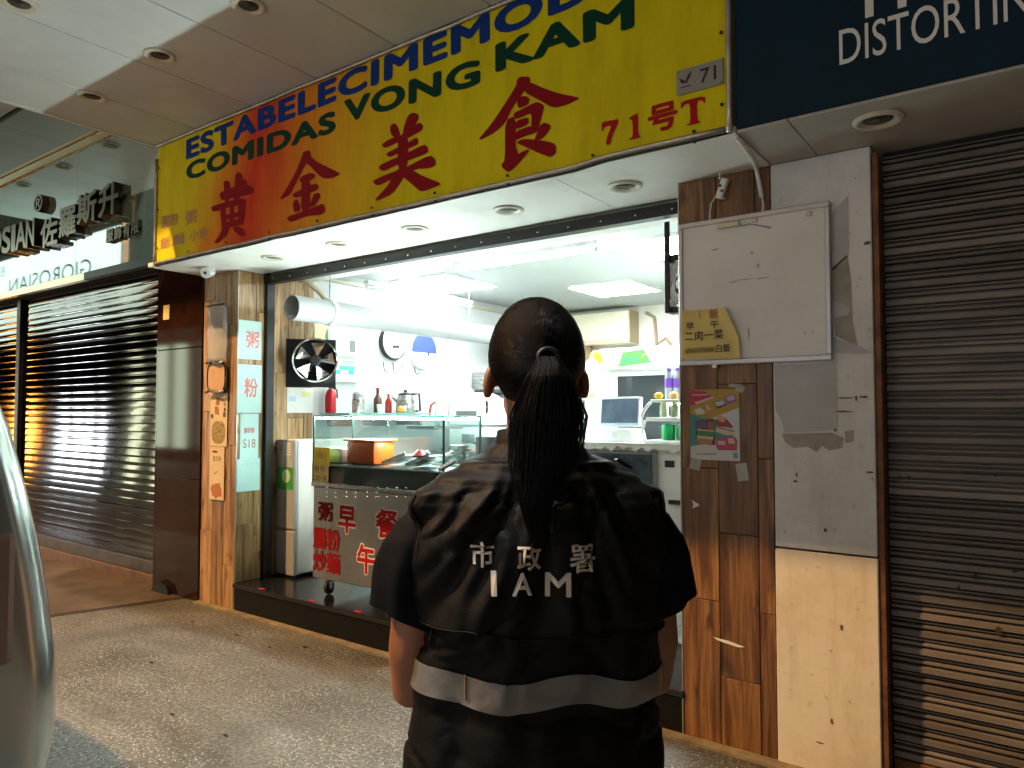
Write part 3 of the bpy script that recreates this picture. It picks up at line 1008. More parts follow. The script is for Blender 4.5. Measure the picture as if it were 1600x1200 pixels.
brush('character', z3, [
    [(788, 210), (820, 183), (912, 183), (917, 240), (850, 335), (742, 485), (682, 622), (590, 713), (440, 798), (427, 780), (530, 660), (650, 480), (780, 270)],
    [(838, 230), (920, 238), (1060, 302), (1200, 348), (1382, 384), (1388, 400), (1270, 458), (1170, 483), (1120, 478), (1040, 432), (850, 330)],
    [(798, 380), (870, 368), (912, 390), (902, 452), (810, 492), (788, 452)],
    [(748, 540), (850, 490), (980, 422), (1053, 460), (1047, 500), (1008, 642), (992, 722), (928, 722), (930, 560), (920, 538), (780, 600)],
    [(678, 600), (782, 560), (782, 940), (900, 880), (912, 900), (770, 1062), (710, 1108), (650, 1063), (642, 1030), (678, 990)],
    [(780, 612), (900, 572), (907, 642), (780, 698)],
    [(780, 715), (900, 662), (992, 660), (987, 722), (860, 762), (780, 800)],
    [(1018, 650), (1060, 628), (1113, 650), (1113, 690), (1040, 782), (955, 812), (990, 720)],
    [(778, 822), (860, 782), (1010, 798), (1130, 818), (1168, 850), (1168, 922), (1120, 963), (1000, 922), (900, 872)],
], DRED, sg, SY)
zr = zpt(800, 0, .25)
brush('numeral', zr, [[(563, 765), (640, 752), (668, 745), (668, 775), (630, 850), (618, 900), (600, 912), (588, 900), (600, 850), (628, 785), (585, 795), (572, 822), (564, 822)]], RED, sg, SY)
brush('numeral', zr, [[(735, 738), (785, 712), (792, 714), (792, 845), (806, 850), (806, 862), (735, 878), (735, 866), (758, 860), (758, 752), (737, 752)]], RED, sg, SY)
brush('letter', zr, [[(1058, 638), (1210, 600), (1212, 645), (1203, 648), (1192, 628), (1160, 636), (1162, 755), (1180, 760), (1180, 770), (1096, 790), (1096, 780), (1118, 772), (1116, 648), (1080, 658), (1068, 680), (1060, 682)]], RED, sg, SY)


def on_sheet(d):
    return lambda p: Vector((p.x, sheet_y(p.x, p.z) - d, p.z))


def sign_text(name, body, m, a, b_, hz, bold, d=.0022, **k):
    """a: pixel of the lower left corner, b_: pixel of the lower right corner, hz: height in metres"""
    A, B = at(*a, Y=SY), at(*b_, Y=SY)
    return text(name, body, m, sg, A, (B - A), (0, 0, 1), (B - A).length, hz, bold, fn=on_sheet(d), **k)


hh = at(296, 222, Y=SY).z - at(293, 247, Y=SY).z
# latin lines: measured on the sheet
A = at(293, 248, Y=SY); B = at(785, 55, Y=SY)
sign_text('lettering', 'ESTABELECIMEMOD', BLUE, (293, 248), (926, -2), .128, .045, spacing=1.10)
sign_text('lettering', 'COMIDAS', GREENT, (293, 281), (523, 205), .112, .045, spacing=1.10)
sign_text('lettering', 'VONG', GREENT, (541, 191), (747, 131), .118, .045, spacing=1.10)
sign_text('lettering', 'KAM', GREENT, (778, 110), (987, 42), .122, .045, spacing=1.10)
A = at(1015, 207, Y=SY)
sign_text('character', '号', RED, (1015, 209), (1058, 198), .105, .035)
# faded small characters at the lower left
FADE = mat('faded print', (.48, .24, .10), .6)
sign_text('small_lettering', '腸粉', FADE, (253, 357), (279, 351), .085, .02)
sign_text('small_lettering', '粥', FADE, (290, 352), (307, 347), .09, .02)
sign_text('small_lettering', '飯.麵', FADE, (251, 390), (288, 380), .08, .02)
sign_text('small_lettering', '小食', FADE, (296, 378), (325, 370), .075, .02)
# ------------------------------------------------------------------ number plate
npl = thing('number_plate', (3.723, SY - .01, 2.70), 'small grey house number plate 71 on the yellow sign', 'plate')
MB().box((3.629, SY - .012, 2.699), (3.817, SY - .008, 2.798), .001).build('plate', mat('grey plate', (.30, .29, .26), .5, .2, var=.15, scale=9), npl)
text('numerals', '71', INK, npl, (3.728, SY - .0130, 2.722), (1, 0, 0), (0, 0, 1), .062, .055, .01)
for poly in ([(3.640, 2.770), (3.648, 2.745), (3.662, 2.738), (3.664, 2.752), (3.652, 2.758)], [(3.662, 2.742), (3.672, 2.738), (3.690, 2.768), (3.692, 2.782), (3.676, 2.768), (3.672, 2.756)], [(3.645, 2.724), (3.690, 2.724), (3.690, 2.728), (3.645, 2.728)]):
    MB().prism([(x, SY - .0125, z) for x, z in poly], (0, -.0006, 0)).build('emblem', INK, npl)
for x, z in ((3.637, 2.791), (3.810, 2.706)):
    MB().lathe([(.003, 0), (.002, .002)], (x, SY - .0122, z), (0, -1, 0), 8).build('screw', DIRT, npl)

# ------------------------------------------------------------------ dark blue sign
bs = thing('shop_sign', (5.2, SY, 2.51), 'dark navy shop sign with white capital lettering', 'sign')
MB().box((3.866, SY - .01, 2.512), (6.6, SY + .03, 3.37), .003).build('panel', mat('navy panel', (.003, .024, .045), .6, var=.3, scale=3, spec=.2), bs)
A = at(1312, 103, Y=SY - .01); B = at(1600, 33, Y=SY - .01)
DW = B.x - A.x
text('lettering', 'DISTORTIN', WPRINT, bs, (A.x, SY - .0125, A.z), (1, 0, 0), (0, 0, 1), DW * 1.035, .125, -.004, spacing=1.0)
for px in (1352, 1403):
    x = at(px, 20, Y=SY - .01).x
    z = at(px, 29 if px < 1380 else 14, Y=SY - .01).z
    MB().box((x, SY - .0135, z), (x + .026, SY - .0105, z + .3)).build('letter_stem', WPRINT, bs)

# ================================================================== left shop front
GY = -.03
gs = thing('glass_sign', (-4, GY, 2.66), 'dark green mirror glass shop front sign with raised bronze letters above the polished shutters', 'sign')
for x0_, x1_ in ((-9.0, -5.6), (-5.597, -2.6), (-2.597, -.42)):
    MB().box((x0_, GY, 2.74), (x1_, GY + .02, 3.93), .001).build('glass_panel', GLASSG, gs)
    MB().box((x0_, GY, 4.06), (x1_, GY + .02, 5.4), .001).build('glass_panel', GLASSG, gs)
MB().box((-9.0, GY - .025, 3.932), (-.42, GY + .01, 3.975), .004).build('trim', GOLD, gs)
MB().box((-9.0, GY - .012, 3.977), (-.42, GY + .01, 4.02), .004).build('trim', mat('pale steel trim', (.62, .58, .46), .25, .9), gs)
MB().box((-9.0, GY - .025, 4.022), (-.42, GY + .01, 4.056), .004).build('trim', GOLD, gs)
MB().box((-9.0, GY - .03, 2.665), (-2.35, GY + .02, 2.738), .004).build('trim', mat('cream steel trim', (.80, .68, .42), .28, .7), gs)
MB().box((-2.348, GY - .03, 2.665), (-.42, GY + .02, 2.738), .004).build('trim', BLACK, gs)
MB().box((-9.0, GY + .021, 2.66), (-.42, .40, 5.4)).build('core', DIMWALL, gs)


def raised(name, body, px0, px1, pyb, hz, dep, bold=.02):
    """one raised character standing off the glass; px0, px1 its left and right pixels, pyb the base"""
    A, B = at(px0, pyb, Y=GY - dep), at(px1, pyb, Y=GY - dep)
    return text(name, body, BRONZE, gs, (A.x, GY - dep / 2 - .004, A.z), (1, 0, 0), (0, 0, 1), B.x - A.x, hz, bold, ext=dep / 2)


for ch, a, b_, yb, h in (('O', -14, 2, 399, .26), ('S', 4, 16, 396, .26), ('I', 19, 23, 392, .26), ('A', 25, 40, 390, .26), ('N', 41, 53, 386, .26)):
    raised('raised_letter', ch, a, b_, yb, h, .10, .03)
raised('raised_mark', '®', 53, 66, 333, .17, .06, .02)
for ch, a, b_, yb, h in (('佐', 64, 89, 388, .27), ('羅', 93, 118, 372, .27), ('斯', 121, 150, 352, .27), ('升', 155, 184, 340, .27)):
    raised('raised_character', ch, a, b_, yb, h, .07, .03)
for ch, a, b_, yb, h in (('服', 166, 177, 379, .11), ('飾', 179, 190, 375, .11), ('有', 193, 203, 371, .11), ('限', 206, 217, 366, .11)):
    raised('raised_character', ch, a, b_, yb, h, .03, .03)
# high ceiling in front of the left shop, seen mirrored in the glass
lc = thing('canopy', (-5, -1.5, 4.7), 'high panelled canopy before the glass front, seen mirrored in it', 'canopy')
for i in range(10):
    MB().box((-9 + i * .86, -2.3, 4.7), (-9 + i * .86 + .855, -.06, 4.73), .002).build('panel', CEIL, lc)
MB().box((-9, -2.3, 4.732), (-.41, -.06, 5.0)).build('slab', bpy.data.materials['canopy slab'], lc)
for i in range(6):
    downlight(-8.2 + i * 1.3, -1.1, 4.6995, ['first', 'second', 'third', 'fourth', 'fifth', 'sixth'][i] + ' downlight from the left mirrored in the green glass', 'downlights of the high canopy', 1.5)
# hanging light box with the shop name, seen mirrored in the glass
lb = thing('light_box', (-9.5, -2.5, 3.3), 'lit pale light box with the shop name, seen mirrored in the green glass', 'light box')
MB().box((-14.5, -2.62, 3.35), (-6.9, -2.512, 4.45), .004).build('box', ALU, lb)
MB().box((-14.46, -2.510, 3.39), (-6.94, -2.500, 4.41)).build('lit_face', mat('lit box face', (.7, .8, .78), .5, emit=(.72, 1.0, .88), estr=3.4), lb)
text('lettering', 'GIOROSIAN', INK, lb, (-7.9, -2.497, 3.72), (-1, 0, 0), (0, 0, 1), 3.4, .29)
text('lettering', '®', INK, lb, (-11.5, -2.497, 4.10), (-1, 0, 0), (0, 0, 1), .26, .2)
MB().box((-14.2, -2.58, 4.45), (-14.15, -2.54, 5.0)).build('hanger', BLACK, lb)
MB().box((-6.7, -2.58, 4.45), (-6.65, -2.54, 5.0)).build('hanger', BLACK, lb)

# ================================================================== street lamps and the far side of the street
def street_lamp(x, y, h, col, power, label, arm):
    t = thing('street_lamp', (x, y, 0), label, 'street lamp', 'street lamps')
    MB().lathe([(.14, 0), (.14, .5), (.08, .55), (.06, h)], (x, y, 0), n=16).build('post', BLACK, t, smooth=40)
    e = Vector((x, y, h)) + Vector(arm)
    MB().tube([(x, y, h - .05), (x + arm[0] * .5, y + arm[1] * .5, h + arm[2] * .8), e], .04, 8).build('arm', BLACK, t, smooth=True)
    MB().box(e - Vector((.28, .13, -.02)), e + Vector((.28, .13, .12)), .03).build('lamp_head', BLACK, t)
    MB().box(e - Vector((.22, .10, .02)), e + Vector((.22, .10, .018))).build('lamp_glass', mat('lamp glass ' + label[:6], (.8, .7, .5), .4, emit=col, estr=30), t)
    ld = bpy.data.lights.new('lamp_light', 'SPOT')
    ld.energy = power
    ld.color = col
    ld.shadow_soft_size = .10
    ld.spot_size = R(150)
    ld.spot_blend = .3
    lo = bpy.data.objects.new('lamp_light', ld)
    COL.objects.link(lo)
    lo.parent = t
    lo.location = e - Vector((x, y, 0)) - Vector((0, 0, .06))
    return t


street_lamp(-2.35, -7.2, 8.55, (1.0, .56, .22), 6600, 'sodium street lamp across the street that lights the lower walls', (0, 1.2, .15))
street_lamp(2.2, -5.5, 8.5, (.97, .99, 1.0), 2100, 'white street lamp behind the viewer that lights the asphalt', (0, 1.2, .15))


def far_shop(x0, x1, hz, col, estr, label, wall):
    t = thing('street_building', ((x0 + x1) / 2, -9.5, 0), label, 'building', 'buildings across the street')
    MB().box((x0, -12, hz), (x1, -8.6, 11)).build('wall', wall, t)
    MB().box((x0, -12, 0), (x0 + .4, -8.5, hz)).build('pier', wall, t)
    MB().box((x1 - .4, -12, 0), (x1, -8.5, hz)).build('pier', wall, t)
    n = 4
    w_ = (x1 - x0 - .8) / n
    for i in range(n):
        a = x0 + .4 + i * w_
        MB().box((a + w_ * (.12 + .1 * (i % 2)), -8.72, .35), (a + w_ * (.55 + .3 * (i % 2)), -8.70, hz - .5)).build('lit_window', mat('lit window ' + label[:9], (.6, .6, .6), .4, emit=col, estr=estr), t)
        MB().box((a - .03, -8.74, 0), (a + .03, -8.62, hz)).build('mullion', BLACK, t)
    for k in range(3):
        for i in range(4):
            a = x0 + .6 + i * (x1 - x0 - 1) / 4
            MB().box((a, -8.62, hz + .9 + k * 2.3), (a + 1.0, -8.58, hz + 2.2 + k * 2.3)).build('window', BLACKP, t)
    return t


WALLF = mat('far render', (.25, .23, .2), .8, var=.3, scale=1)
far_shop(-29.6, -25.9, 3.0, (1.0, .42, .06), 45, 'orange lit shop across the street mirrored in the far left shutter', WALLF)
far_shop(-25.3, -20.6, 2.6, (.70, .86, 1.0), 40, 'bluish lit shop across the street mirrored in the polished shutter', WALLF)
far_shop(-20.2, -13.2, 4.0, (.84, 1.0, .72), 6.0, 'greenish lit shop across the street mirrored beside the stone pillar', WALLF)
far_shop(-12.8, -3.0, 3.4, (1.0, .93, .80), 1.0, 'dimly lit shop across the street behind the viewer', WALLF)
far_shop(-2.4, 8.0, 3.4, (.88, .95, 1.0), 1.7, 'wide lit shop front across the street behind the viewer', WALLF)

# ================================================================== shop interior: lights
LIT = mat('lit panel', (.9, .9, .9), .5, emit=(.85, 1.0, .97), estr=48.0)
LITT = mat('lit tube', (.9, .9, .9), .5, emit=(.85, 1.0, .97), estr=110.0)


def panel_light(x0, x1, y0, y1, label):
    t = thing('ceiling_panel_light', ((x0 + x1) / 2, (y0 + y1) / 2, 2.6), label, 'ceiling light', 'panel lights on the shop ceiling')
    MB().box((x0, y0, 2.598), (x1, y1, 2.6195), .002).build('frame', WHITE, t)
    MB().box((x0 + .015, y0 + .015, 2.594), (x1 - .015, y1 - .015, 2.5975)).build('diffuser', LIT, t)


panel_light(.11, .77, 1.43, 2.16, 'bright square panel light above the white duct')
panel_light(2.36, 3.0, 1.30, 1.95, 'bright square panel light behind the hanging box fan')
panel_light(1.25, 1.9, 2.6, 3.25, 'bright square panel light deep in the shop hidden behind the head')


def tube_light(p0, p1, lit, label):
    p0, p1 = Vector(p0), Vector(p1)
    d = (p1 - p0).normalized()
    t = thing('tube_light', (p0 + p1) / 2, label, 'tube light', 'tube lights on the shop ceiling')
    s_ = Vector((-d.y, d.x, 0)) * .03
    lo = Vector(map(min, p0 - s_, p1 - s_, p0 + s_, p1 + s_)); hi = Vector(map(max, p0 - s_, p1 - s_, p0 + s_, p1 + s_))
    MB().box((lo.x, lo.y, p0.z + .022), (hi.x, hi.y, p0.z + .055), .004).build('batten', WHITE, t)
    MB().tube([p0 + d * .03, p1 - d * .03], .014, 12).build('tube', LITT if lit else PVC, t, smooth=True)
    for p, s2 in ((p0, 1), (p1, -1)):
        MB().tube([p, p + d * .032 * s2], .017, 12).build('end_cap', WHITE, t, smooth=40)


tube_light((1.272, .97, 2.505), (2.49, .97, 2.505), True, 'lit fluorescent tube along the front of the shop ceiling')
tube_light((.30, .98, 2.48), (.30, 2.35, 2.48), False, 'unlit white tube fitting over the white duct')

# ================================================================== shop interior: things
LK = mat('white enamel', (.82, .83, .82), .25, var=.04, scale=4)
GREYE = mat('grey enamel', (.34, .35, .36), .35, var=.12, scale=3)
DARKG = mat('dark glass', (.03, .035, .04), .06, spec=.7)
GREENS = mat('green sticker', (.05, .33, .06), .5, var=.2, scale=9)
ORANGE = mat('orange plastic', (.80, .13, .008), .4)
YEL = mat('yellow plastic', (.85, .55, .03), .35)
PURP = mat('purple label', (.25, .10, .62), .4)
DUCT = mat('duct white', (.46, .47, .48), .3, var=.06, scale=3)


def rot_to(n):
    """rotation whose local y looks along n, z kept up"""
    n = Vector(n).normalized()
    x = Vector((0, 0, 1)).cross(n).normalized() * -1
    x = n.cross(Vector((0, 0, 1))).normalized()
    z = x.cross(n)
    return Matrix((x, n, z)).transposed()


# --- white duct hung along the left wall
dc = thing('white_duct', (.40, 1.9, 2.19), 'long white plastic air duct hung along the left wall', 'duct')
DX, DZ = .40, 2.205
n = 28
ring = lambda y, r: [Vector((DX + math.cos(2 * math.pi * k / n) * r, y, DZ + .0 * y + math.sin(2 * math.pi * k / n) * r)) for k in range(n)]
MB().rings([ring(.17, .092), ring(3.9, .092), ring(3.9, .085), ring(.17, .085), ring(.17, .092)], cap=False).build('pipe', DUCT, dc, smooth=40)
MB().rings([ring(.30, .084), ring(.31, .084)], cap=True).build('end_damper', mat('grey brown disc', (.16, .13, .11), .6), dc)
MB().rings([ring(.50, .099), ring(.54, .099)], cap=True).build('collar', PVC, dc, smooth=40)
for y in (.52, 2.2):
    MB().tube([(DX, y, DZ + .098), (DX, y, 2.61)], .005, 6).build('hanger', STEEL, dc)
MB().ball((DX - .03, .52, DZ + .105), .018, n=10, m=6).build('knob', WHITE, dc)
MB().ball((DX + .045, .50, DZ - .098), .017, n=10, m=6).build('knob', WHITE, dc)
MB().tube([(.06, .33, 2.50), (.16, .36, 2.49), (.27, .42, 2.44), (.34, .48, 2.36), (.36, .52, 2.30)], .022, 10).build('flexible_hose', mat('beige hose', (.62, .55, .40), .5), dc, smooth=True)

# conduit and cables under the front edge of the ceiling
for i, (a, b_, l) in enumerate((((.55, .66, 2.575), (3.4, .66, 2.575), 'thin grey conduit along the front of the shop ceiling'), ((.35, .74, 2.60), (3.4, .74, 2.60), 'second thin conduit running behind the first under the ceiling'))):
    mb = MB(); mb.tube([Vector(a).lerp(Vector(b_), k / 14) + Vector((0, 0, .008 * noise.noise(Vector((k * .8, i * 3, 0))))) for k in range(15)], .009 if i else .011, 8)
    tag(mb.build('conduit', mat('grey conduit', (.45, .45, .42), .5, var=.3, scale=20), smooth=True), l, 'conduit', 'conduits under the shop ceiling')
# wall-ceiling cornice conduit along the left wall
mb = MB(); mb.box((-.011, .72, 2.535), (.02, 4.18, 2.565), .004)
tag(mb.build('cable_trunking', mat('beige trunking', (.55, .48, .38), .5)), 'beige cable trunking high along the left wall above the duct', 'trunking')

# --- round chrome fan on a black plate
fc = Vector((.205, .545, 1.845)); fn = Vector((.78, -.62, .02)).normalized()
fan = thing('wall_fan', fc, 'round chrome fan on a black square plate inside the left end of the opening', 'fan')
M = rot_to(fn)
bx = MB().box((-.19, -.075, -.19), (.19, -.062, .19), .004)
pb = MB(); pb.add([fc + M @ (v + Vector((.03, 0, -.012))) for v in bx.v], bx.f); pb.build('plate', BLACK, fan)
ringf = lambda h, r: [fc + M @ Vector((math.cos(2 * math.pi * k / 32) * r, h, math.sin(2 * math.pi * k / 32) * r)) for k in range(32)]
MB().rings([ringf(-.06, .165), ringf(.07, .168), ringf(.075, .172), ringf(.07, .160), ringf(-.058, .157), ringf(-.06, .165)], cap=False).build('shroud', CHROME, fan, smooth=40)
MB().rings([ringf(-.0615, .16), ringf(-.059, .16)]).build('back_disc', BLACK, fan)
MB().rings([ringf(-.04, .042), ringf(.045, .042), ringf(.052, .03)]).build('hub', BLACKP, fan, smooth=30)
for k in range(5):
    a = 2 * math.pi * k / 5 + .4
    q = []
    for rr, da, h in ((.04, -.25, -.02), (.15, -.30, -.03), (.155, .42, .03), (.04, .35, .02)):
        q.append(fc + M @ Vector((math.cos(a + da) * rr, h, math.sin(a + da) * rr)))
    MB().prism(q, fn * .003).build('blade', STEEL, fan)
MB().tube([fc - fn * .07, fc - fn * .10 + Vector((-.06, .03, 0)), Vector((.003, .64, 1.845))], .014, 8).build('bracket', BLACK, fan)

# --- box fan hanging at the right of the opening
bf = thing('box_fan', (3.36, .36, 1.95), 'black framed box fan with white round grille hanging beside the dark column', 'fan')
MB().box((3.225, .33, 1.955), (3.252, .345, 2.425), .002).build('hanger_bar', BLACK, bf)
fr = MB()
for lo, hi in (((3.225, .346, 1.955), (3.50, .43, 1.985)), ((3.225, .346, 2.225), (3.50, .43, 2.255)), ((3.225, .346, 1.985), (3.25, .43, 2.225))):
    fr.box(lo, hi, .003)
fr.build('frame', BLACK, bf)
c0 = Vector((3.365, .345, 2.105))
rg = lambda y, r, m_=36: [c0 + Vector((math.cos(2 * math.pi * k / m_) * r, y, math.sin(2 * math.pi * k / m_) * r)) for k in range(m_)]
MB().rings([rg(.0, .135), rg(-.006, .128), rg(.0, .118), rg(.05, .112)], cap=False).build('ring', WHITE, bf, smooth=40)
gm = MB()
for rr in (.035, .055, .075, .095, .112):
    pts = rg(-.004, rr, 24)
    gm.tube(pts + pts[:1], .0016, 5, cap=False)
for k in range(8):
    a = k * math.pi / 4
    gm.tube([c0 + Vector((math.cos(a) * .02, -.004, math.sin(a) * .02)), c0 + Vector((math.cos(a) * .122, -.004, math.sin(a) * .122))], .0016, 5)
gm.build('grille', WHITE, bf)
MB().lathe([(.034, 0), (.034, .03), (.028, .04)], c0 + Vector((0, .03, 0)), (0, -1, 0), 20).build('hub', BLACKP, bf, smooth=30)
for k in range(5):
    a = 2 * math.pi * k / 5
    MB().prism([c0 + Vector((math.cos(a + d_) * r_, .03 + h_, math.sin(a + d_) * r_)) for r_, d_, h_ in ((.03, -.3, -.01), (.105, -.35, -.015), (.108, .4, .015), (.03, .35, .01))], (0, .003, 0)).build('blade', BLACKP, bf)
for q in ((3.238, 2.24), (3.238, 1.97)):
    MB().lathe([(.006, 0), (.004, .003)], (q[0], .345, q[1]), (0, -1, 0), 8).build('screw', CHROME, bf)


def flat_x(name, y0, y1, z0, z1, x, m, parent=None, th=.003):
    mb = MB(); mb.box((x, y0, z0), (x + th, y1, z1))
    return mb.build(name, m, parent)


# --- framed green board on the left wall
bd = thing('notice_board', (0, 1.0, 1.7), 'pale green framed notice board on the left wall beside the round fan', 'board')
flat_x('frame', .836, 1.175, 1.70, 2.135, -.008, mat('green frame', (.55, .68, .50), .4), bd, .020)
flat_x('sheet', .862, 1.150, 1.725, 2.11, .0125, mat('pale sheet', (.74, .80, .72), .6), bd)
flat_x('photo', 1.06, 1.125, 1.96, 2.06, .016, mat('grey photo', (.14, .15, .16), .5), bd, .001)
for y0, y1, z0, z1, c in ((.93, 1.13, 1.895, 1.925, (.30, .62, .30)), (.98, 1.12, 1.855, 1.885, (.30, .55, .62)), (.95, 1.12, 1.80, 1.84, (.1, .62, .32)), (.90, .96, 1.765, 1.80, (.05, .55, .62)), (1.05, 1.11, 1.765, 1.80, (.05, .55, .35))):
    flat_x('print_block', y0, y1, z0, z1, .016, mat('print %.2f %.2f' % (y0, z0), c, .6), bd, .001)
lf = thing('yellow_notice', (0, .78, 2.06), 'pale yellow paper strip hanging between the fan and the green board', 'notice')
flat_x('paper', .705, .822, 2.0, 2.22, -.010, mat('pale yellow paper', (.78, .74, .42), .7), lf, .004)
lf = thing('leaflet', (0, .55, 1.46), 'white leaflet with faint print on the wooden wall tiles below the fan', 'leaflet')
flat_x('paper', .44, .69, 1.44, 1.64, .001, PAPER, lf, .0015)
flat_x('print_block', .455, .52, 1.53, 1.57, .003, mat('faint blue', (.45, .62, .75), .7), lf, .0006)
flat_x('print_block', .58, .67, 1.57, 1.61, .003, mat('faint yellow', (.75, .72, .35), .7), lf, .0006)
# --- clock and round disc
ck = thing('wall_clock', (0, 1.59, 2.0), 'round black rimmed wall clock partly behind the white duct', 'clock')
MB().lathe([(.165, 0), (.168, .02), (.160, .04), (.145, .035)], (-.011, 1.59, 2.085), (1, 0, 0), 32).build('rim', BLACKP, ck, smooth=40)
MB().lathe([(.146, 0), (.146, .003)], (.0245, 1.59, 2.085), (1, 0, 0), 32).build('dial', WHITE, ck)
for a, l, w_ in ((4.4, .10, .006), (5.6, .07, .008)):
    d_ = Vector((0, math.cos(a), math.sin(a)))
    MB().tube([Vector((.031, 1.59, 2.085)), Vector((.031, 1.59, 2.085)) + d_ * l], w_ / 2, 5).build('hand', BLACKP, ck)
MB().box((.0285, 1.555, 2.03), (.030, 1.64, 2.055)).build('dial_print', INK, ck)
for k in range(12):
    a = k * math.pi / 6
    MB().box((.0285, 1.59 + math.cos(a) * .12 - .006, 2.085 + math.sin(a) * .12 - .008), (.030, 1.59 + math.cos(a) * .12 + .006, 2.085 + math.sin(a) * .12 + .008)).build('hour_mark', INK, ck)
dk = thing('round_disc', (0, 1.99, 1.87), 'round wall disc with blue upper half and white lower half', 'disc')
MB().lathe([(.19, 0), (.19, .02), (.18, .035)], (-.011, 1.985, 2.035), (1, 0, 0), 36).build('rim', WHITE, dk, smooth=40)
up_ = [(.0255, 1.985 + math.cos(a) * .172, 2.035 + math.sin(a) * .172) for a in [R(-8 + 196 * k / 24) for k in range(25)]]
MB().prism(up_, (.002, 0, 0)).build('blue_half', mat('blue face', (.03, .05, .75), .3, emit=(.06, .08, 1.0), estr=.9), dk)  # blue half has some emission of its own
lo_ = [(.0255, 1.985 + math.cos(a) * .172, 2.035 + math.sin(a) * .172) for a in [R(188 + 164 * k / 20) for k in range(21)]]
MB().prism(lo_, (.002, 0, 0)).build('white_half', mat('pale lilac face', (.70, .70, .80), .3), dk)
MB().box((.028, 2.03, 1.985), (.034, 2.045, 2.02)).build('hook', INK, dk)
# hooks on the wall in a row
for i, y in enumerate((1.48, 1.60, 1.72, 1.88)):
    mb = MB(); mb.tube([(-.008, y, 1.90), (.006, y, 1.82), (.012, y + .02, 1.805), (.012, y + .055, 1.81)], .004, 6)
    tag(mb.build('wall_hook', INK, smooth=True), 'small dark wire hook on the white wall, ' + ['nearest the green board', 'second from the green board', 'third from the green board', 'nearest the blue disc'][i], 'hook', 'wire hooks on the left wall')

# --- small grey fridge at the left
fg = thing('small_fridge', (.12, .6, .2), 'narrow grey fridge with lit pale side and green sticker against the left wall', 'fridge')
MB().box((.004, .372, .22), (.232, .92, 1.235), .012).build('cabinet', mat('lit side enamel', (.72, .66, .60), .35, var=.05, scale=3), fg)  # light falling on the fridge side put into this paler enamel
MB().box((.004, .345, .56), (.232, .370, 1.237), .010).build('door', GREYE, fg)
MB().box((.004, .345, .215), (.232, .370, .552), .010).build('drawer', GREYE, fg)
st_ = MB().box((.022, .3425, 1.03), (.20, .3445, 1.222)); s1 = st_.build('sticker', mat('grey sticker', (.42, .45, .43), .5, var=.2, scale=20), fg)
MB().lathe([(.026, 0), (.026, .001)], (.07, .3422, 1.17), (0, -1, 0), 20).build('sticker', mat('pink ring', (.5, .25, .25), .5), fg)
for k in range(5):
    MB().box((.11, .3415, 1.20 - k * .02), (.185, .342, 1.208 - k * .02)).build('print_line', WPRINT, fg)
MB().box((.022, .3425, .86), (.215, .3445, 1.025)).build('sticker', GREENS, fg)
MB().lathe([(.05, 0), (.05, .001)], (.13, .3422, .96), (0, -1, 0), 20).build('sticker', mat('pale green', (.45, .62, .38), .5), fg)
for x in (.03, .2):
    MB().box((x - .015, .38, .2), (x + .015, .41, .222)).build('foot', BLACKP, fg)

# --- steel food cart with glass case
ct = thing('food_cart', (1.3, .45, .2), 'stainless steel breakfast cart with red lettering, glass case and castor wheels', 'cart')
CX0, CX1, CY0, CY1 = .705, 1.895, .14, .74
MB().box((CX0, CY0, .315), (CX1, CY1, .935), .006).build('body', STEELB, ct)
MB().box((CX0 - .012, CY0 - .012, .937), (CX1 + .012, CY1, .965), .004).build('ledge', STEEL, ct)
MB().box((CX0 + .06, CY0 + .02, .966), (CX1 - .01, CY0 + .34, 1.078), .003).build('heater_box', BLACKP, ct)
MB().box((CX0 + .01, CY0 + .015, 1.080), (CX1 - .01, CY0 + .345, 1.092), .002).build('case_floor', STEEL, ct)
for nm, lo, hi in (('glass_pane', (CX0 + .004, CY0 + .002, .968), (CX1 - .004, CY0 + .008, 1.415)), ('glass_pane', (CX0 + .004, CY0 + .345, .968), (CX1 - .004, CY0 + .351, 1.415)),
                   ('glass_pane', (CX0, CY0 + .009, .968), (CX0 + .006, CY0 + .344, 1.415)), ('glass_pane', (CX1 - .006, CY0 + .009, .968), (CX1, CY0 + .344, 1.415))):
    MB().box(lo, hi).build(nm, GLASS, ct)
ed = MB()
zt = 1.418
for a, b_ in (((CX0, CY0, zt), (CX1, CY0, zt)), ((CX0, CY0 + .35, zt), (CX1, CY0 + .35, zt)), ((CX0, CY0, zt), (CX0, CY0 + .35, zt)), ((CX1, CY0, zt), (CX1, CY0 + .35, zt))):
    a, b_ = Vector(a), Vector(b_)
    MB().box(Vector(map(min, a, b_)) - Vector((.006, .006, .005)), Vector(map(max, a, b_)) + Vector((.006, .006, .005)), .002).build('case_edge', mat('green glass edge', (.03, .10, .09), .2), ct)
for x in (CX0, CX1):
    for y in (CY0, CY0 + .35):
        MB().box((x - .006, y - .006, .966), (x + .006, y + .006, zt - .006), .002).build('case_edge', bpy.data.materials['green glass edge'], ct)
for x in (CX0 + .09, CX1 - .09):
    for y in (CY0 + .06, CY1 - .08):
        c = thing_c = MB()
        c.box((x - .022, y - .022, .268), (x + .022, y + .022, .314), .004)
        cw = c.build('castor', STEEL, ct)
        MB().lathe([(.03, -.012), (.047, -.010), (.05, 0), (.047, .010), (.03, .012)], (x + .01, y, .25), (1, .2, 0), 20).build('tyre', BLACKP, cw, smooth=40)
        for s_ in (-1, 1):
            MB().box((x + .01 + s_ * .018 - .002, y - .014, .24), (x + .01 + s_ * .018 + .002, y + .014, .29)).build('fork', STEEL, cw)
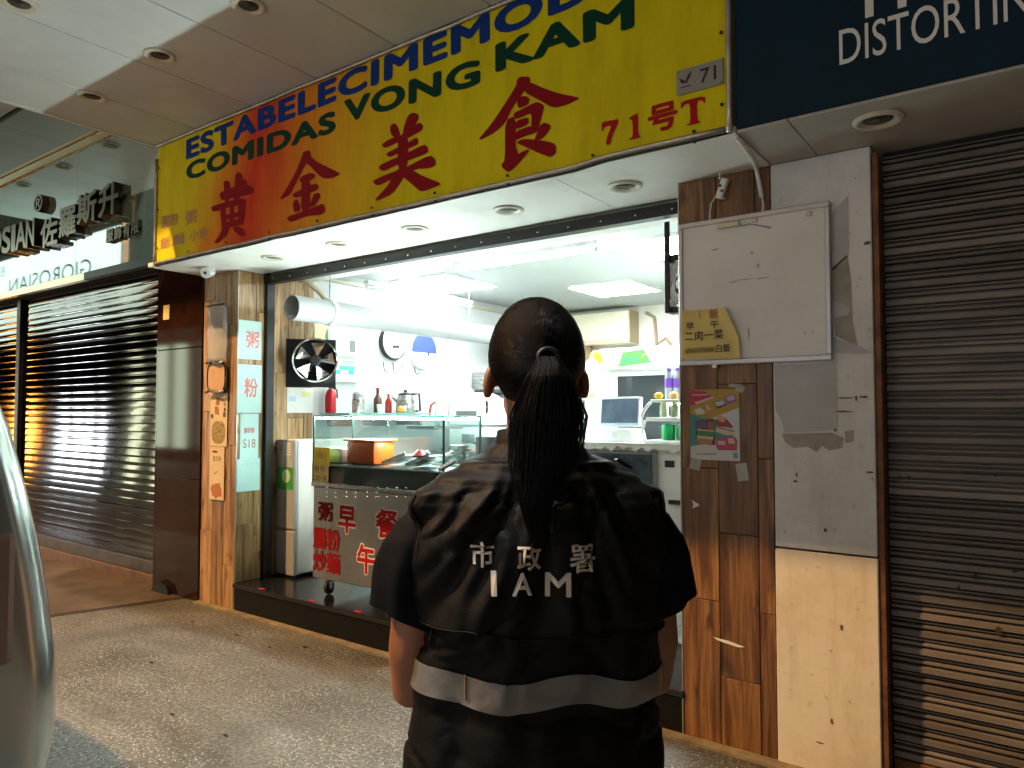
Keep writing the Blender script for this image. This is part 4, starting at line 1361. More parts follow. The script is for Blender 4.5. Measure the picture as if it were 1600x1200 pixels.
MB().box((CX0 + .03, CY0 + .320, 1.396), (CX1 - .03, CY0 + .341, 1.4125)).build('fill_strip', mat('added fill strip', (.9, .9, .9), .5, emit=(.80, 1.0, .95), estr=310.0), ct)  # glowing strip added to brighten the soffit, not a known fitting
# lettering on the cart front
def cart_text(body, px0, px1, py0, py1, outline, m=RED):
    A = at(px0, py1, Y=CY0); B = at(px1, py1, Y=CY0); T_ = at(px0, py0, Y=CY0)
    if outline:
        text('lettering_outline', body, WPRINT, ct, (A.x, CY0 - .0012, A.z), (1, 0, 0), (0, 0, 1), B.x - A.x, T_.z - A.z, .075)
    return text('lettering', body, m, ct, (A.x, CY0 - .0032, A.z), (1, 0, 0), (0, 0, 1), B.x - A.x, T_.z - A.z, .028)


cart_text('早', 529, 556, 790, 830, True)
cart_text('餐', 588, 622, 795, 838, True)
cart_text('午', 559, 586, 850, 893, True)
cart_text('粥', 498, 519, 784, 812, False, DRED)
cart_text('腸粉', 490, 531, 823, 855, False, DRED)
cart_text('炒麵', 490, 531, 859, 890, False, DRED)
for gx in (510, 541, 573, 590, 619):
    for j in range(3):
        for k in range(2):
            p = at(gx + k * 14 + 2, 762 + j * 7 + k * .5, Y=CY0)
            MB().ball((p.x, CY0 - .001, p.z), .012, .004, .006, 8, 6).build('louvre', CHROME, ct)
# things in the glass case
ob = thing('orange_box', (1.05, .33, 1.094), 'orange plastic box in the glass case', 'box')
q = MB(); q.box((.955, .20, 1.094), (1.235, .40, 1.262), .035); q.build('body', ORANGE, ob, smooth=40)
MB().box((.945, .19, 1.250), (1.245, .41, 1.264), .006).build('rim', ORANGE, ob)
for i, (x, a, l) in enumerate(((1.42, 18, 'left of two steel trays leaning in the glass case'), (1.63, 20, 'right of two steel trays leaning in the glass case'))):
    t = thing('steel_tray', (x, .3, 1.094), l, 'tray', 'trays in the glass case')
    rt = Matrix.Rotation(R(-a), 3, 'Y')
    MB().box((x - .11, .20, 1.135), (x + .11, .42, 1.143), .003, rt).build('base', STEEL, t)
    for lo, hi in (((x - .11, .195, 1.143), (x + .11, .203, 1.162)), ((x - .11, .417, 1.143), (x + .11, .425, 1.162))):
        MB().box(lo, hi, .002, rt, (x, .31, 1.139)).build('side', STEEL, t)
rb = thing('red_lid', (1.62, .24, 1.094), 'small red lid on the trays in the glass case', 'lid')
MB().lathe([(.045, 0), (.05, .012), (.03, .03), (.012, .045)], (1.63, .215, 1.165), n=20).build('lid', mat('red plastic', (.62, .03, .04), .35), rb, smooth=40)
ps = thing('price_note', (.77, .135, .93), 'yellow handwritten price note taped on the left of the glass case', 'note')
MB().box((.700, .1365, 1.078), (.875, .1385, 1.205)).build('paper', mat('bright yellow paper', (.85, .66, .06), .7), ps)
MB().box((.695, .1345, .955), (.865, .1363, 1.10)).build('paper', YELLOWP, ps)
text('handwriting', '(飯)', FRED, ps, (.735, .1360, 1.12), (1, 0, 0), (0, 0, 1), .10, .06)
text('handwriting', '早午', INK, ps, (.715, .1338, 1.035), (1, 0, 0), (0, 0, 1), .12, .045)
text('handwriting', '二肉一菜', INK, ps, (.705, .1338, .975), (1, 0, 0), (0, 0, 1), .145, .04)
wt = thing('white_tub', (.80, .35, 1.094), 'low white tub at the left in the glass case', 'tub')
q = MB(); q.box((.735, .2, 1.093), (.91, .44, 1.20), .012); q.build('body', mat('grey white plastic', (.45, .47, .47), .4), wt)

# --- shelf behind the case with kettle, flask and extinguisher
sf = thing('glass_shelf', (.33, 1.1, 1.38), 'long green-edged glass shelf along the left wall behind the cart', 'shelf')
MB().box((.0, .76, 1.425), (.36, 1.75, 1.438), .002).build('board', mat('green shelf glass', (.35, .55, .50), .1, trans=.3), sf)
for y in (.85, 1.25, 1.65):
    MB().box((-.005, y - .01, 1.33), (.30, y + .01, 1.424), .003).build('bracket', STEEL, sf)
kt = thing('steel_kettle', (.25, 1.52, 1.438), 'steel kettle with black handle and lid on the glass shelf', 'kettle')
kp = Vector((.25, 1.50, 1.4385))
MB().lathe([(.080, 0), (.084, .01), (.080, .09), (.064, .155)], kp, n=24).build('body', STEEL, kt, smooth=40)
MB().lathe([(.066, .155), (.060, .172), (.014, .182), (.016, .20), (.004, .206)], kp, n=20).build('lid', BLACKP, kt, smooth=40)
MB().tube([kp + Vector((.05, .03, .165)), kp + Vector((.10, .07, .168)), kp + Vector((.108, .075, .02)), kp + Vector((.075, .05, .015))], .010, 8).build('handle', BLACKP, kt, smooth=True)
MB().tube([kp + Vector((-.05, -.05, .10)), kp + Vector((-.085, -.085, .15))], [.018, .010], 8).build('spout', STEEL, kt, smooth=True)
fl_ = thing('steel_flask', (.25, .93, 1.438), 'short steel flask with grey lid on the glass shelf', 'flask')
MB().lathe([(.05, 0), (.052, .10), (.045, .125)], (.25, .95, 1.4385), n=20).build('body', STEEL, fl_, smooth=40)
MB().lathe([(.046, 0), (.046, .03), (.03, .045)], (.25, .95, 1.564), n=20).build('lid', GREYE, fl_, smooth=40)
ex = thing('fire_extinguisher', (.06, .83, 1.44), 'small red fire extinguisher on the left wall above the shelf', 'extinguisher')
MB().lathe([(.038, 0), (.045, .01), (.045, .15), (.03, .185), (.016, .20)], (.07, .815, 1.4385), n=20).build('cylinder', mat('red enamel', (.55, .02, .03), .25), ex, smooth=40)
MB().box((.055, .80, 1.64), (.085, .86, 1.655), .003).build('valve', BLACKP, ex)
MB().tube([(.07, .84, 1.645), (.07, .88, 1.63), (.07, .885, 1.56)], .007, 6).build('hose', BLACKP, ex, smooth=True)
cp = thing('paper_cup', (.22, 1.30, 1.438), 'small white cup on the glass shelf left of the kettle', 'cup')
MB().lathe([(.026, 0), (.034, .075), (.030, .07), (.022, .004)], (.2, 1.25, 1.4385), n=18).build('cup', PAPER, cp, smooth=40)
og = thing('orange_fruit', (.22, 1.42, 1.438), 'orange fruit on the glass shelf beside the kettle', 'fruit')
MB().ball((.29, 1.40, 1.468), .03, n=16, m=10).build('fruit', mat('orange peel', (.75, .33, .04), .5, bump=.2, scale=60), og, smooth=True)

# --- microwaves, hood and clutter deeper on the left
def box_part(parent, name, lo, hi, m, b=.006):
    return MB().box(lo, hi, b).build(name, m, parent)


YM = 2.25
def xz(px, py, Y=YM):
    p = at(px, py, Y=Y)
    return p.x, p.z


x0, zt_ = xz(702, 626); x1, zb_ = xz(758, 664)
mw = thing('rice_cooker', ((x0 + x1) / 2, YM + .2, zb_), 'white domed cooker with dark slot on top of the white oven', 'cooker')
MB().rings([[Vector(((x0 + x1) / 2 + sx * (x1 - x0) / 2 * k, YM + .17 + sy * .17 * k, z)) for sx, sy in ((-1, -1), (1, -1), (1, 1), (-1, 1))] for k, z in ((1, zb_ + .002), (1, zt_ - .03), (.86, zt_ + .02), (.5, zt_ + .075))]).build('body', LK, mw)
sx0, sz1 = xz(713, 642); sx1, sz0 = xz(745, 649)
box_part(mw, 'slot', (sx0, YM - .006, sz0), (sx1, YM - .001, sz1), mat('slot grey', (.13, .14, .14), .4), .002)
x0, zt_ = xz(704, 667); x1, zb_ = xz(766, 700)
mo = thing('white_oven', ((x0 + x1) / 2, YM + .2, zb_ - .02), 'white table oven with small grey window below the domed cooker', 'oven')
box_part(mo, 'body', (x0, YM - .02, zb_ - .03), (x1, YM + .35, zt_ - .004), LK)
a, b_ = xz(724, 678); c, d_ = xz(744, 692)
box_part(mo, 'window', (a, YM - .026, d_), (c, YM - .021, b_), mat('grey window', (.22, .25, .24), .15), .002)
tb = thing('work_table', ((x0 + x1) / 2, YM + .2, .2), 'steel work table under the white ovens', 'table')
box_part(tb, 'top', (x0 - .4, YM - .15, zb_ - .07), (x1 + .3, YM + .5, zb_ - .031), STEEL)
for xx in (x0 - .36, x1 + .26):
    for yy in (YM - .11, YM + .46):
        box_part(tb, 'leg', (xx - .02, yy - .02, .198), (xx + .02, yy + .02, zb_ - .071), STEEL, .003)
box_part(tb, 'shelf', (x0 - .38, YM - .13, .5), (x1 + .28, YM + .48, .53), STEEL)
Yh = 2.75
a, b_ = xz(677, 584, Yh); c, d_ = xz(757, 614, Yh)
hd = thing('extractor_hood', ((a + c) / 2, Yh + .3, d_), 'steel extractor hood with a dark underside behind the white cooker', 'hood')
box_part(hd, 'canopy', (a, Yh, d_ + .03), (c + .6, Yh + .7, b_), STEEL)
box_part(hd, 'rim', (a - .01, Yh - .02, d_), (c + .61, Yh + .71, d_ + .029), mat('hood rim', (.10, .10, .10), .4, .6), .003)
box_part(hd, 'back_panel', (a, Yh + .66, 1.0), (c + .6, Yh + .70, d_ - .001), STEELB, .002)
dx, dz = xz(704, 606, Yh - .05)
tp = thing('paper_roll', (dx, Yh - .1, dz - .04), 'cream paper roll hanging under the extractor hood', 'roll')
MB().lathe([(.045, 0), (.045, .09), (.016, .0901), (.016, .002)], (dx, Yh - .04, dz), (.35, -1, 0), 20, cap=False).build('roll', mat('cream roll', (.80, .78, .55), .7), tp, smooth=40)
jx, jz = xz(684, 645, 1.9)
jg = thing('plastic_jug', (jx, 1.9, jz - .1), 'clear pale jug with a red curved handle behind the glass case', 'jug')
jp = Vector((jx, 1.95, jz - .12))
MB().lathe([(.05, 0), (.058, .02), (.062, .2), (.05, .215)], jp, n=18).build('body', mat('pale plastic', (.66, .76, .76), .25), jg, smooth=40)
MB().tube([jp + Vector((-.03, -.05, .22)), jp + Vector((-.075, -.06, .19)), jp + Vector((-.09, -.06, .12)), jp + Vector((-.085, -.06, .04))], .012, 8).build('handle', mat('red brown plastic', (.45, .07, .03), .4), jg, smooth=True)
MB().box((jx - .25, 1.75, jz - .15), (jx + .1, 2.15, jz - .121), .003).build('stand', STEEL, jg)
# dark pans and tubs on a counter seen through the glass case
pc = thing('prep_counter', (.6, 1.35, .2), 'steel prep counter seen through the glass case', 'counter')
box_part(pc, 'top', (.42, 1.05, 1.02), (1.75, 1.55, 1.05), STEEL)
box_part(pc, 'cabinet', (.45, 1.08, .198), (1.72, 1.53, 1.018), STEELB)
for i, (x, y, r_, h_, m_, l) in enumerate(((1.05, 1.25, .10, .13, STEEL, 'steel pot at the left on the prep counter'), (1.32, 1.3, .09, .20, BLACKP, 'black tall pot in the middle of the prep counter'), (1.58, 1.25, .08, .16, mat('grey blue pot', (.16, .2, .26), .3), 'grey blue pot at the right of the prep counter'))):
    t = thing('cooking_pot', (x, y, 1.05), l, 'pot', 'pots on the prep counter')
    MB().lathe([(r_ * .95, 0), (r_, .01), (r_, h_), (r_ + .008, h_ + .004), (r_ - .004, h_ - .002), (r_ - .01, .012)], (x, y, 1.0505), n=24).build('pot', m_, t, smooth=40)
    for s_ in (-1, 1):
        MB().tube([(x + s_ * r_, y - .03, 1.05 + h_ * .75), (x + s_ * (r_ + .03), y - .02, 1.05 + h_ * .78), (x + s_ * (r_ + .03), y + .02, 1.05 + h_ * .78), (x + s_ * r_, y + .03, 1.05 + h_ * .75)], .006, 6).build('handle', BLACKP, t, smooth=True)
# --- air conditioner on the back wall
YB = 4.05
a, b_ = xz(905, 492, YB); c, d_ = xz(988, 536, YB)
ac = thing('air_conditioner', ((a + c) / 2, 4.1, d_), 'long cream air conditioner high on the back wall', 'air conditioner')
box_part(ac, 'body', (a - .25, 3.96, d_), (c, 4.198, b_), mat('cream plastic', (.74, .66, .50), .4), .02)
box_part(ac, 'vane', (a - .2, 3.952, d_ + .02), (c - .05, 3.965, d_ + .05), mat('beige vane', (.55, .45, .32), .4), .002)
box_part(ac, 'side_cover', (c + .001, 3.97, d_ + .005), (c + .012, 4.19, b_ - .005), mat('brown side', (.36, .26, .15), .5), .002)
mb = MB(); mb.tube([(c + .1, 4.19, b_ - .02), (c + .2, 4.19, b_ - .08), (c + .23, 4.18, d_ - .02), (c + .33, 4.19, d_ + .05), (c + .4, 4.19, d_ - .04)], .02, 8)
tag(mb.build('wrapped_pipe', mat('brown wrap', (.40, .26, .16), .6), smooth=True), 'brown wrapped pipe kinked on the back wall beside the air conditioner', 'pipe')
a, b_ = xz(722, 534, 4.15); c, d_ = xz(760, 545, 4.15)

# --- drinks fridge with printed header
YF = 2.0
fx0, fz1 = xz(941, 546, YF); _, fz0 = xz(941, 577, YF)
FXR = 2.95
df = thing('drinks_fridge', (2.4, YF + .3, .2), 'white drinks fridge with green printed header behind the counter', 'fridge')
box_part(df, 'cabinet', (fx0, YF + .03, .21), (FXR, YF + .66, fz1 - .01), LK, .01)
box_part(df, 'header', (fx0 - .02, YF - .03, fz0), (FXR, YF + .028, fz1), mat('lit header', (.8, .85, .8), .4, emit=(.8, 1, .85), estr=.1), .012)
MB().prism([(fx0 + .16, YF - .0315, fz0 + .012), (fx0 + .44, YF - .0315, fz0 + .035), (fx0 + .38, YF - .0315, fz1 - .02), (fx0 + .20, YF - .0315, fz1 - .035)], (0, -.001, 0)).build('green_print', mat('leaf green', (.08, .55, .06), .4), df)
MB().prism([(x, YF - .0315, z) for x, z in blob(fx0 + .12, (fz0 + fz1) / 2, .055, .045, seed=3)], (0, -.001, 0)).build('peach_print', mat('peach', (.80, .52, .33), .5), df)
text('lettering', '桂.花', mat('teal ink', (.02, .22, .25), .5), df, (fx0 + .20, YF - .0335, fz0 + .04), (1, 0, 0), (0, 0, 1), .13, .045)
text('lettering', 'GUILIN', mat('blue grey ink', (.16, .22, .32), .5), df, (fx0 + .42, YF - .0335, fz0 + .042), (1, 0, 0), (0, 0, 1), .22, .05)
mb = MB()
mb.tube([(fx0 + .36, YF - .034, fz0 + .07), (fx0 + .38, YF - .034, fz0 + .098), (fx0 + .41, YF - .034, fz0 + .10)], .004, 5)
mb.build('print_stroke', FRED, df)
MB().lathe([(.065, 0), (.065, .02), (.05, .028)], (fx0 - .035, YF - .03, (fz0 + fz1) / 2 + .005), (-.35, -1, 0), 24).build('end_cap', mat('lime plastic', (.55, .80, .02), .35), df, smooth=40)
dx0 = xz(958, 600, YF)[0]
for lo, hi in (((dx0, YF + .005, .5), (dx0 + .03, YF + .028, fz0 - .03)), ((FXR - .05, YF + .005, .5), (FXR, YF + .028, fz0 - .03)), ((dx0 + .03, YF + .005, fz0 - .06), (FXR - .05, YF + .028, fz0 - .03)), ((dx0 + .03, YF + .005, .5), (FXR - .05, YF + .028, .54))):
    box_part(df, 'door_frame', lo, hi, LK, .003)
box_part(df, 'door_glass', (dx0 + .031, YF + .015, .541), (FXR - .051, YF + .022, fz0 - .061), DARKG, 0)
# --- bottles with purple labels in two rows standing on the glass display
YC = .95
CT = at(960, 692, Y=YC - .05).z
cn = thing('service_counter', (2.9, 1.2, .2), 'white service counter with a dark glass front and cloth covered top', 'counter')
cx0 = at(880, 700, Y=.9).x
box_part(cn, 'body', (cx0, .905, .198), (3.40, 1.42, CT - .03), LK, .008)
box_part(cn, 'top', (cx0 - .02, .88, CT - .029), (3.42, 1.44, CT), LK, .006)
ox1 = at(1028, 740, Y=.9).x; oz0 = at(1000, 800, Y=.9).z
box_part(cn, 'front_frame', (cx0 + .01, .893, oz0 - .03), (ox1, .904, CT - .045), mat('grey frame', (.22, .23, .24), .35, .6), .003)
box_part(cn, 'front_glass', (cx0 + .03, .884, oz0), (ox1 - .035, .8925, CT - .065), mat('smoked glass', (.025, .035, .045), .14, col2=(.16, .21, .25), scale=3.5, lo=.45, hi=.8), .002)  # paler blotches in the glass colour stand in for reflections
lx, lz = xz(1046, 725, .9)
box_part(cn, 'black_label', (lx - .03, .899, lz - .02), (lx + .03, .9035, lz + .02), INK, .001)
lx, lz = xz(1058, 785, .9)
box_part(cn, 'handle', (lx - .05, .885, lz - .012), (lx + .03, .9035, lz + .012), BLACKP, .003)
for k in range(14):
    a = cx0 + k * (3.4 - cx0) / 14
    b2 = a + (3.4 - cx0) / 14
    d_ = .02 + .018 * abs(math.sin(k * 1.9))
    MB().prism([(a, .872, CT + .002), (b2, .872, CT + .002), (b2, .874, CT - .02 - .01 * math.sin(k)), ((a + b2) / 2, .871, CT - d_ - .015), (a, .874, CT - .02 - .01 * math.sin(k - 1))], (0, .006, 0)).build('cloth_edge', mat('clear cloth', (.78, .80, .74), .4), cn)
# monitor
YN = 1.12
a, b_ = xz(937, 621, YN); c, d_ = xz(1003, 667, YN)
mn = thing('till_monitor', ((a + c) / 2, YN, CT), 'till monitor with dark blue screen on the service counter', 'monitor')
rt = Matrix.Rotation(R(-7), 3, 'X') @ Matrix.Rotation(R(-6), 3, 'Z')
pv_ = Vector(((a + c) / 2, YN, (b_ + d_) / 2))
MB().box((a, YN - .012, d_), (c, YN + .025, b_), .006, rt, pv_).build('case', mat('pale blue plastic', (.62, .72, .80), .35), mn)
MB().box((a + .014, YN - .0145, d_ + .022), (c - .014, YN - .0122, b_ - .014), 0, rt, pv_).build('screen', mat('screen glass', (.02, .03, .045), .12, emit=(.16, .26, .36), estr=.35, col2=(.08, .11, .14), scale=9), mn)
MB().rings([[Vector((pv_.x + sx * w_, YN + .02 + sy * .10, z)) for sx, sy in ((-1, -1), (1, -1), (1, 1), (-1, 1))] for w_, z in ((.13, CT + .001), (.11, d_ - .012))]).build('stand', LK, mn)
MB().lathe([(.018, 0), (.018, .002)], (pv_.x, YN - .085, CT + .045), (0, -1, .2), 16).build('emblem', mat('pale mark', (.6, .58, .62), .5), mn)
# curved glass display case
YD = 1.0
a, b_ = xz(1004, 624, YD); c, d_ = xz(1004, 690, YD)
dsp = thing('curved_display', (a + .25, YD + .15, CT), 'small curved glass display case on the counter with shelves', 'display case')
XR = 3.36
box_part(dsp, 'top', (a + .05, YD, b_ - .02), (XR, YD + .3, b_), LK, .006)
box_part(dsp, 'shelf', (a + .02, YD, CT + .135), (XR, YD + .3, CT + .158), LK, .004)
box_part(dsp, 'base', (a, YD, CT + .001), (XR, YD + .3, CT + .018), LK, .004)
arc_ = [(a + .05 - .06 * math.sin(t_), CT + .158 + (b_ - .02 - CT - .158) * (1 - (1 - math.cos(math.pi / 2 - t_ + 0)) * 0) * (k / 10)) for k, t_ in enumerate([math.pi / 2 * (1 - j / 10) for j in range(11)])]
MB().tube([(x, YD + .01, z) for x, z in arc_], .011, 8).build('curved_edge', LK, dsp, smooth=True)
MB().tube([(a + .01, YD + .01, CT + .14), (a - .005, YD + .01, CT + .08), (a + .0, YD + .01, CT + .01)], .010, 8).build('curved_edge', LK, dsp, smooth=True)
box_part(dsp, 'glass', (a + .03, YD + .003, CT + .159), (XR, YD + .007, b_ - .021), GLASS, 0)
MB().box((a + .07, YD + .24, b_ - .036), (XR - .02, YD + .27, b_ - .0215)).build('fill_strip', bpy.data.materials['added fill strip'], dsp)  # second glowing strip, likewise added only for its light
JY = mat('yellow cap', (.80, .66, .12), .4)
JB = mat('tan jar', (.50, .47, .33), .3)
for i in range(6):
    x = a + .09 + i * .072
    t = thing('food_jar', (x, YD + .12, CT + .16), 'small jar with yellow lid on the display shelf, ' + ['leftmost', 'second from left', 'third from left', 'fourth from left', 'fifth from left', 'sixth from left'][i] + ' of the row', 'jar', 'jars on the display shelf')
    MB().lathe([(.026, 0), (.028, .01), (.028, .07), (.02, .08)], (x, YD + .12, CT + .1585), n=14).build('jar', JB, t, smooth=40)
    MB().lathe([(.022, .08), (.022, .10), (.018, .104)], (x, YD + .12, CT + .1585), n=14).build('lid', JY if i < 4 else mat('pale cap', (.65, .75, .75), .4), t, smooth=40)
bx_ = MB().box((a + .33, YD + .03, CT + .159), (a + .43, YD + .09, CT + .215), .006)
tag(bx_.build('yellow_carton', YEL), 'small yellow carton on the display shelf in front of the jars', 'carton')
for i in range(2):
    x = a + .12 + i * .10
    mb = MB(); mb.lathe([(.04, 0), (.043, .008), (.043, .088), (.035, .096)], (x, YD + .12, CT + .0185), n=18)
    tag(mb.build('green_can', mat('green can', (.02, .50, .15), .3, .2), smooth=40), ['left', 'right'][i] + ' one of two green cans on the bottom of the display', 'can', 'green cans in the display')
for i in range(4):
    x = a + .085 + i * .060
    t = thing('drink_bottle', (x, YD + .21, b_), 'clear bottle with purple label on top of the display, ' + ['leftmost', 'second from left', 'third from left', 'rightmost'][i], 'bottle', 'purple labelled bottles on the display')
    bz = b_ + .0005
    MB().lathe([(.027, 0), (.028, .01), (.028, .075)], (x, YD + .21, bz), n=14).build('base', mat('clear blue plastic', (.70, .78, .88), .1, trans=.4), t, smooth=40)
    MB().lathe([(.0285, .075), (.0285, .135)], (x, YD + .21, bz), n=14).build('label_band', PURP, t, smooth=40)
    MB().lathe([(.028, .135), (.026, .155), (.012, .18)], (x, YD + .21, bz), n=14).build('neck', mat('clear blue plastic', (.7, .78, .88)), t, smooth=40)
    MB().lathe([(.014, .18), (.014, .20)], (x, YD + .21, bz), n=12).build('cap', PURP, t, smooth=40)
for i, (dx_, m_, l) in enumerate(((.03, YEL, 'yellow lemon shaped toy at the left end of the display top'), (.13, mat('amber toy', (.8, .45, .12), .4), 'amber toy ornament beside the purple bottles'))):
    mb = MB(); mb.ball((a + .06 + dx_, YD + .04, b_ + .022), .03, .024, .022, 14, 8)
    tag(mb.build('toy_ornament', m_, smooth=True), l, 'ornament', 'small ornaments on the display')
# stacked boxes and a white bag left of the monitor
a, b_ = xz(893, 645, 1.3); c, d_ = xz(934, 692, 1.3)
cr = thing('white_drawer_unit', ((a + c) / 2, 1.4, CT), 'white plastic drawer unit on the counter behind the head', 'drawer unit')
box_part(cr, 'case', (a - .1, 1.25, CT + .001), (c - .02, 1.42, b_), LK, .008)
box_part(cr, 'drawer', (a - .08, 1.242, CT + .09), (c - .04, 1.249, b_ - .06), mat('grey drawer', (.55, .55, .53), .4), .004)
bgm = MB(); bgm.ball(((a + c) / 2 - .02, 1.0, CT + .028), .11, .07, .032, 20, 10)
tag(bgm.build('white_bag', mat('white plastic bag', (.85, .85, .85), .35, bump=.5, scale=14), smooth=True), 'crumpled white bag lying on the counter left of the monitor', 'bag')
a, b_ = xz(925, 565, 1.75)
hb = MB(); hb.ball((a, 1.75, b_ - .12), .075, .06, .16, 18, 12)
for i, v in enumerate(hb.v):
    v += Vector((1, 1, 0)) * .014 * noise.noise(v * 16)
tag(hb.build('hanging_bag', mat('beige bag', (.74, .62, .52), .5, var=.2, scale=9, bump=.3), smooth=True), 'beige plastic bag hanging at the side of the drinks fridge', 'bag')

# ================================================================== posters and fittings on the columns
# --- whiteboard on column and wall
wbd = thing('blank_whiteboard', (3.78, -.03, 1.65), 'blank grey whiteboard in a metal frame on the column and white wall', 'whiteboard')
WX0, WX1, WZ0, WZ1 = 3.455, 4.100, 1.655, 2.300
MB().box((WX0 + .02, -.030, WZ0 + .02), (WX1 - .02, -.0125, WZ1 - .02)).build('board', mat('aged whiteboard', (.76, .75, .73), .4, col2=(.64, .61, .57), scale=2.6, lo=.45, hi=.8, detail=8), wbd)
for lo, hi in (((WX0, -.036, WZ0), (WX1, -.012, WZ0 + .024)), ((WX0, -.036, WZ1 - .024), (WX1, -.012, WZ1)), ((WX0, -.036, WZ0 + .0245), (WX0 + .022, -.012, WZ1 - .0245)), ((WX1 - .022, -.036, WZ0 + .0245), (WX1, -.012, WZ1 - .0245))):
    MB().box(lo, hi, .004).build('frame_bar', mat('pale frame', (.50, .51, .54), .35, .5, var=.15, scale=6), wbd)
for px, py, sx, sz, k in ((1118, 390, .02, .004, 1), (1175, 395, .006, .008, 2), (1185, 415, .005, .012, 3), (1160, 437, .06, .002, 4), (1190, 435, .03, .003, 5), (1145, 441, .02, .002, 6), (1258, 520, .003, .01, 7), (1270, 518, .003, .01, 8), (1170, 520, .004, .03, 9)):
    p = at(px, py, Y=-.03)
    wall_patch('smudge', blob(p.x, p.z, sx, sz, seed=k, jag=.5), -.0302, mat('smudge brown', (.44, .38, .32), .7), wbd, .0006)
for px, py in ((1118, 572), (1238, 562), (1180, 345), (1265, 335)):
    p = at(px, py, Y=-.02)
    MB().box((p.x - .012, -.034, p.z - .010), (p.x + .012, -.013, p.z + .010), .003).build('clip', ALU, wbd)
# --- curling yellow note
nt2 = thing('menu_note', (3.6, -.035, 1.69), 'torn yellow handwritten menu note curling off the whiteboard corner', 'note')
mb = MB()
nx_, nz_ = 16, 10
nv = []
for j in range(nz_ + 1):
    for i in range(nx_ + 1):
        u_, v_ = i / nx_, j / nz_
        xr = 3.735 - .055 * max(0, v_ - .35) / .65 + .008 * noise.noise(Vector((v_ * 6, 2, 1)))
        x = 3.470 + (xr - 3.470) * u_
        z = 1.688 + .214 * v_ - .01 * u_ * (1 - v_)
        k = max(0, u_ - .72) / .28
        y = -.0375 - .030 * k * k * (0.4 + .6 * v_) - .0015 * noise.noise(Vector((u_ * 4, v_ * 4, 7)))
        nv.append((x, y, z))
mb.add(nv, [(j * (nx_ + 1) + i, j * (nx_ + 1) + i + 1, (j + 1) * (nx_ + 1) + i + 1, (j + 1) * (nx_ + 1) + i) for j in range(nz_) for i in range(nx_)])
mb.build('paper', YELLOWP, nt2, smooth=True)


def note_fn(p):
    u_ = (p.x - 3.470) / .24
    k = max(0, u_ - .72) / .28
    return Vector((p.x, -.0402 - .030 * k * k * .7, p.z))


for body, m_, x, z, w_, h_ in (('(', FRED, 3.552, 1.862, .008, .04), ('飯', FRED, 3.598, 1.858, .042, .042), ('早', INK, 3.492, 1.815, .036, .032), ('午', INK, 3.603, 1.815, .036, .034), ('二肉一菜', INK, 3.486, 1.766, .175, .042), ('白飯', INK, 3.628, 1.708, .065, .036)):
    text('handwriting', body, m_, nt2, (x, 0, z), (1, 0, 0), (0, 0, 1), w_, h_, .008, fn=note_fn)
mb = MB()
for k in range(12):
    x = 3.486 + k * .0112
    mb.tube([(x, -.0402, 1.712), (x + .006, -.0402, 1.734), (x + .012, -.0402, 1.710)], .0016, 4)
mb.build('crossed_out_writing', INK, nt2)
for z in (1.705, 1.80, 1.885):
    MB().box((3.474, -.0396, z), (3.50, -.0388, z + .02)).build('tape', mat('yellow tape', (.70, .50, .12), .4), nt2)
# --- pastry poster
po = thing('pastry_poster', (3.6, -.005, 1.235), 'colourful poster of packed pastries taped on the dark column', 'poster')
PX0, PX1, PZ0, PZ1 = 3.492, 3.715, 1.236, 1.548
PYF = -.0035


def ppoly(name, pts, m, lay):
    """poster print in zoom units of 1200 px on the close-up (130..675 wide, 130..920 high)"""
    q = [(PX0 + (x - 128) / 547 * (PX1 - PX0), PYF - lay * .0003, PZ1 - (y - 128) / 790 * (PZ1 - PZ0)) for x, y in pts]
    mb = MB(); mb.add(q, [tuple(range(len(q)))])
    return mb.build(name, m, po)


MB().box((PX0, PYF, PZ0), (PX1, PYF + .001, PZ1)).build('sheet', mat('poster sheet', (.62, .62, .62), .4), po)
pm = lambda n_, c: mat('poster ' + n_, c, .4)
ppoly('print', [(128, 128), (675, 128), (675, 330), (128, 560)], pm('mustard', (.42, .27, .03)), 1)
ppoly('print', [(128, 128), (300, 150), (380, 210), (330, 240), (160, 310), (128, 300)], pm('crimson', (.42, .03, .08)), 2)
ppoly('print', [(128, 400), (250, 440), (400, 460), (650, 560), (650, 640), (400, 690), (300, 740), (128, 770)], pm('teal', (.04, .26, .26)), 2)
ppoly('print', [(400, 440), (675, 330), (675, 650), (600, 640), (420, 480)], pm('pale', (.55, .58, .62)), 3)
ppoly('print', [(190, 480), (400, 460), (410, 750), (195, 740)], pm('cake dark', (.10, .03, .03)), 4)
ppoly('print', [(175, 490), (320, 485), (325, 560), (185, 565)], pm('plum', (.16, .08, .24)), 5)
ppoly('print', [(330, 490), (395, 490), (395, 590), (330, 585)], pm('brown', (.30, .13, .05)), 5)
ppoly('print', [(205, 590), (400, 605), (395, 660), (208, 645)], pm('green', (.05, .22, .06)), 5)
ppoly('print', [(208, 570), (400, 585), (400, 604), (208, 588)], pm('cream', (.60, .52, .36)), 5)
ppoly('print', [(205, 646), (390, 661), (388, 690), (205, 672)], pm('cream', (.6, .52, .36)), 5)
ppoly('print', [(200, 673), (380, 690), (375, 755), (200, 735)], pm('tan', (.40, .22, .10)), 5)
ppoly('print', [(420, 460), (520, 440), (600, 530), (600, 560), (520, 545), (420, 540)], pm('burgundy', (.30, .03, .05)), 5)
ppoly('print', [(430, 425), (480, 420), (530, 460), (500, 500), (440, 470)], pm('peach', (.62, .34, .2)), 6)
ppoly('print', [(425, 535), (620, 580), (615, 630), (540, 640), (418, 600)], pm('cream', (.6, .52, .36)), 6)
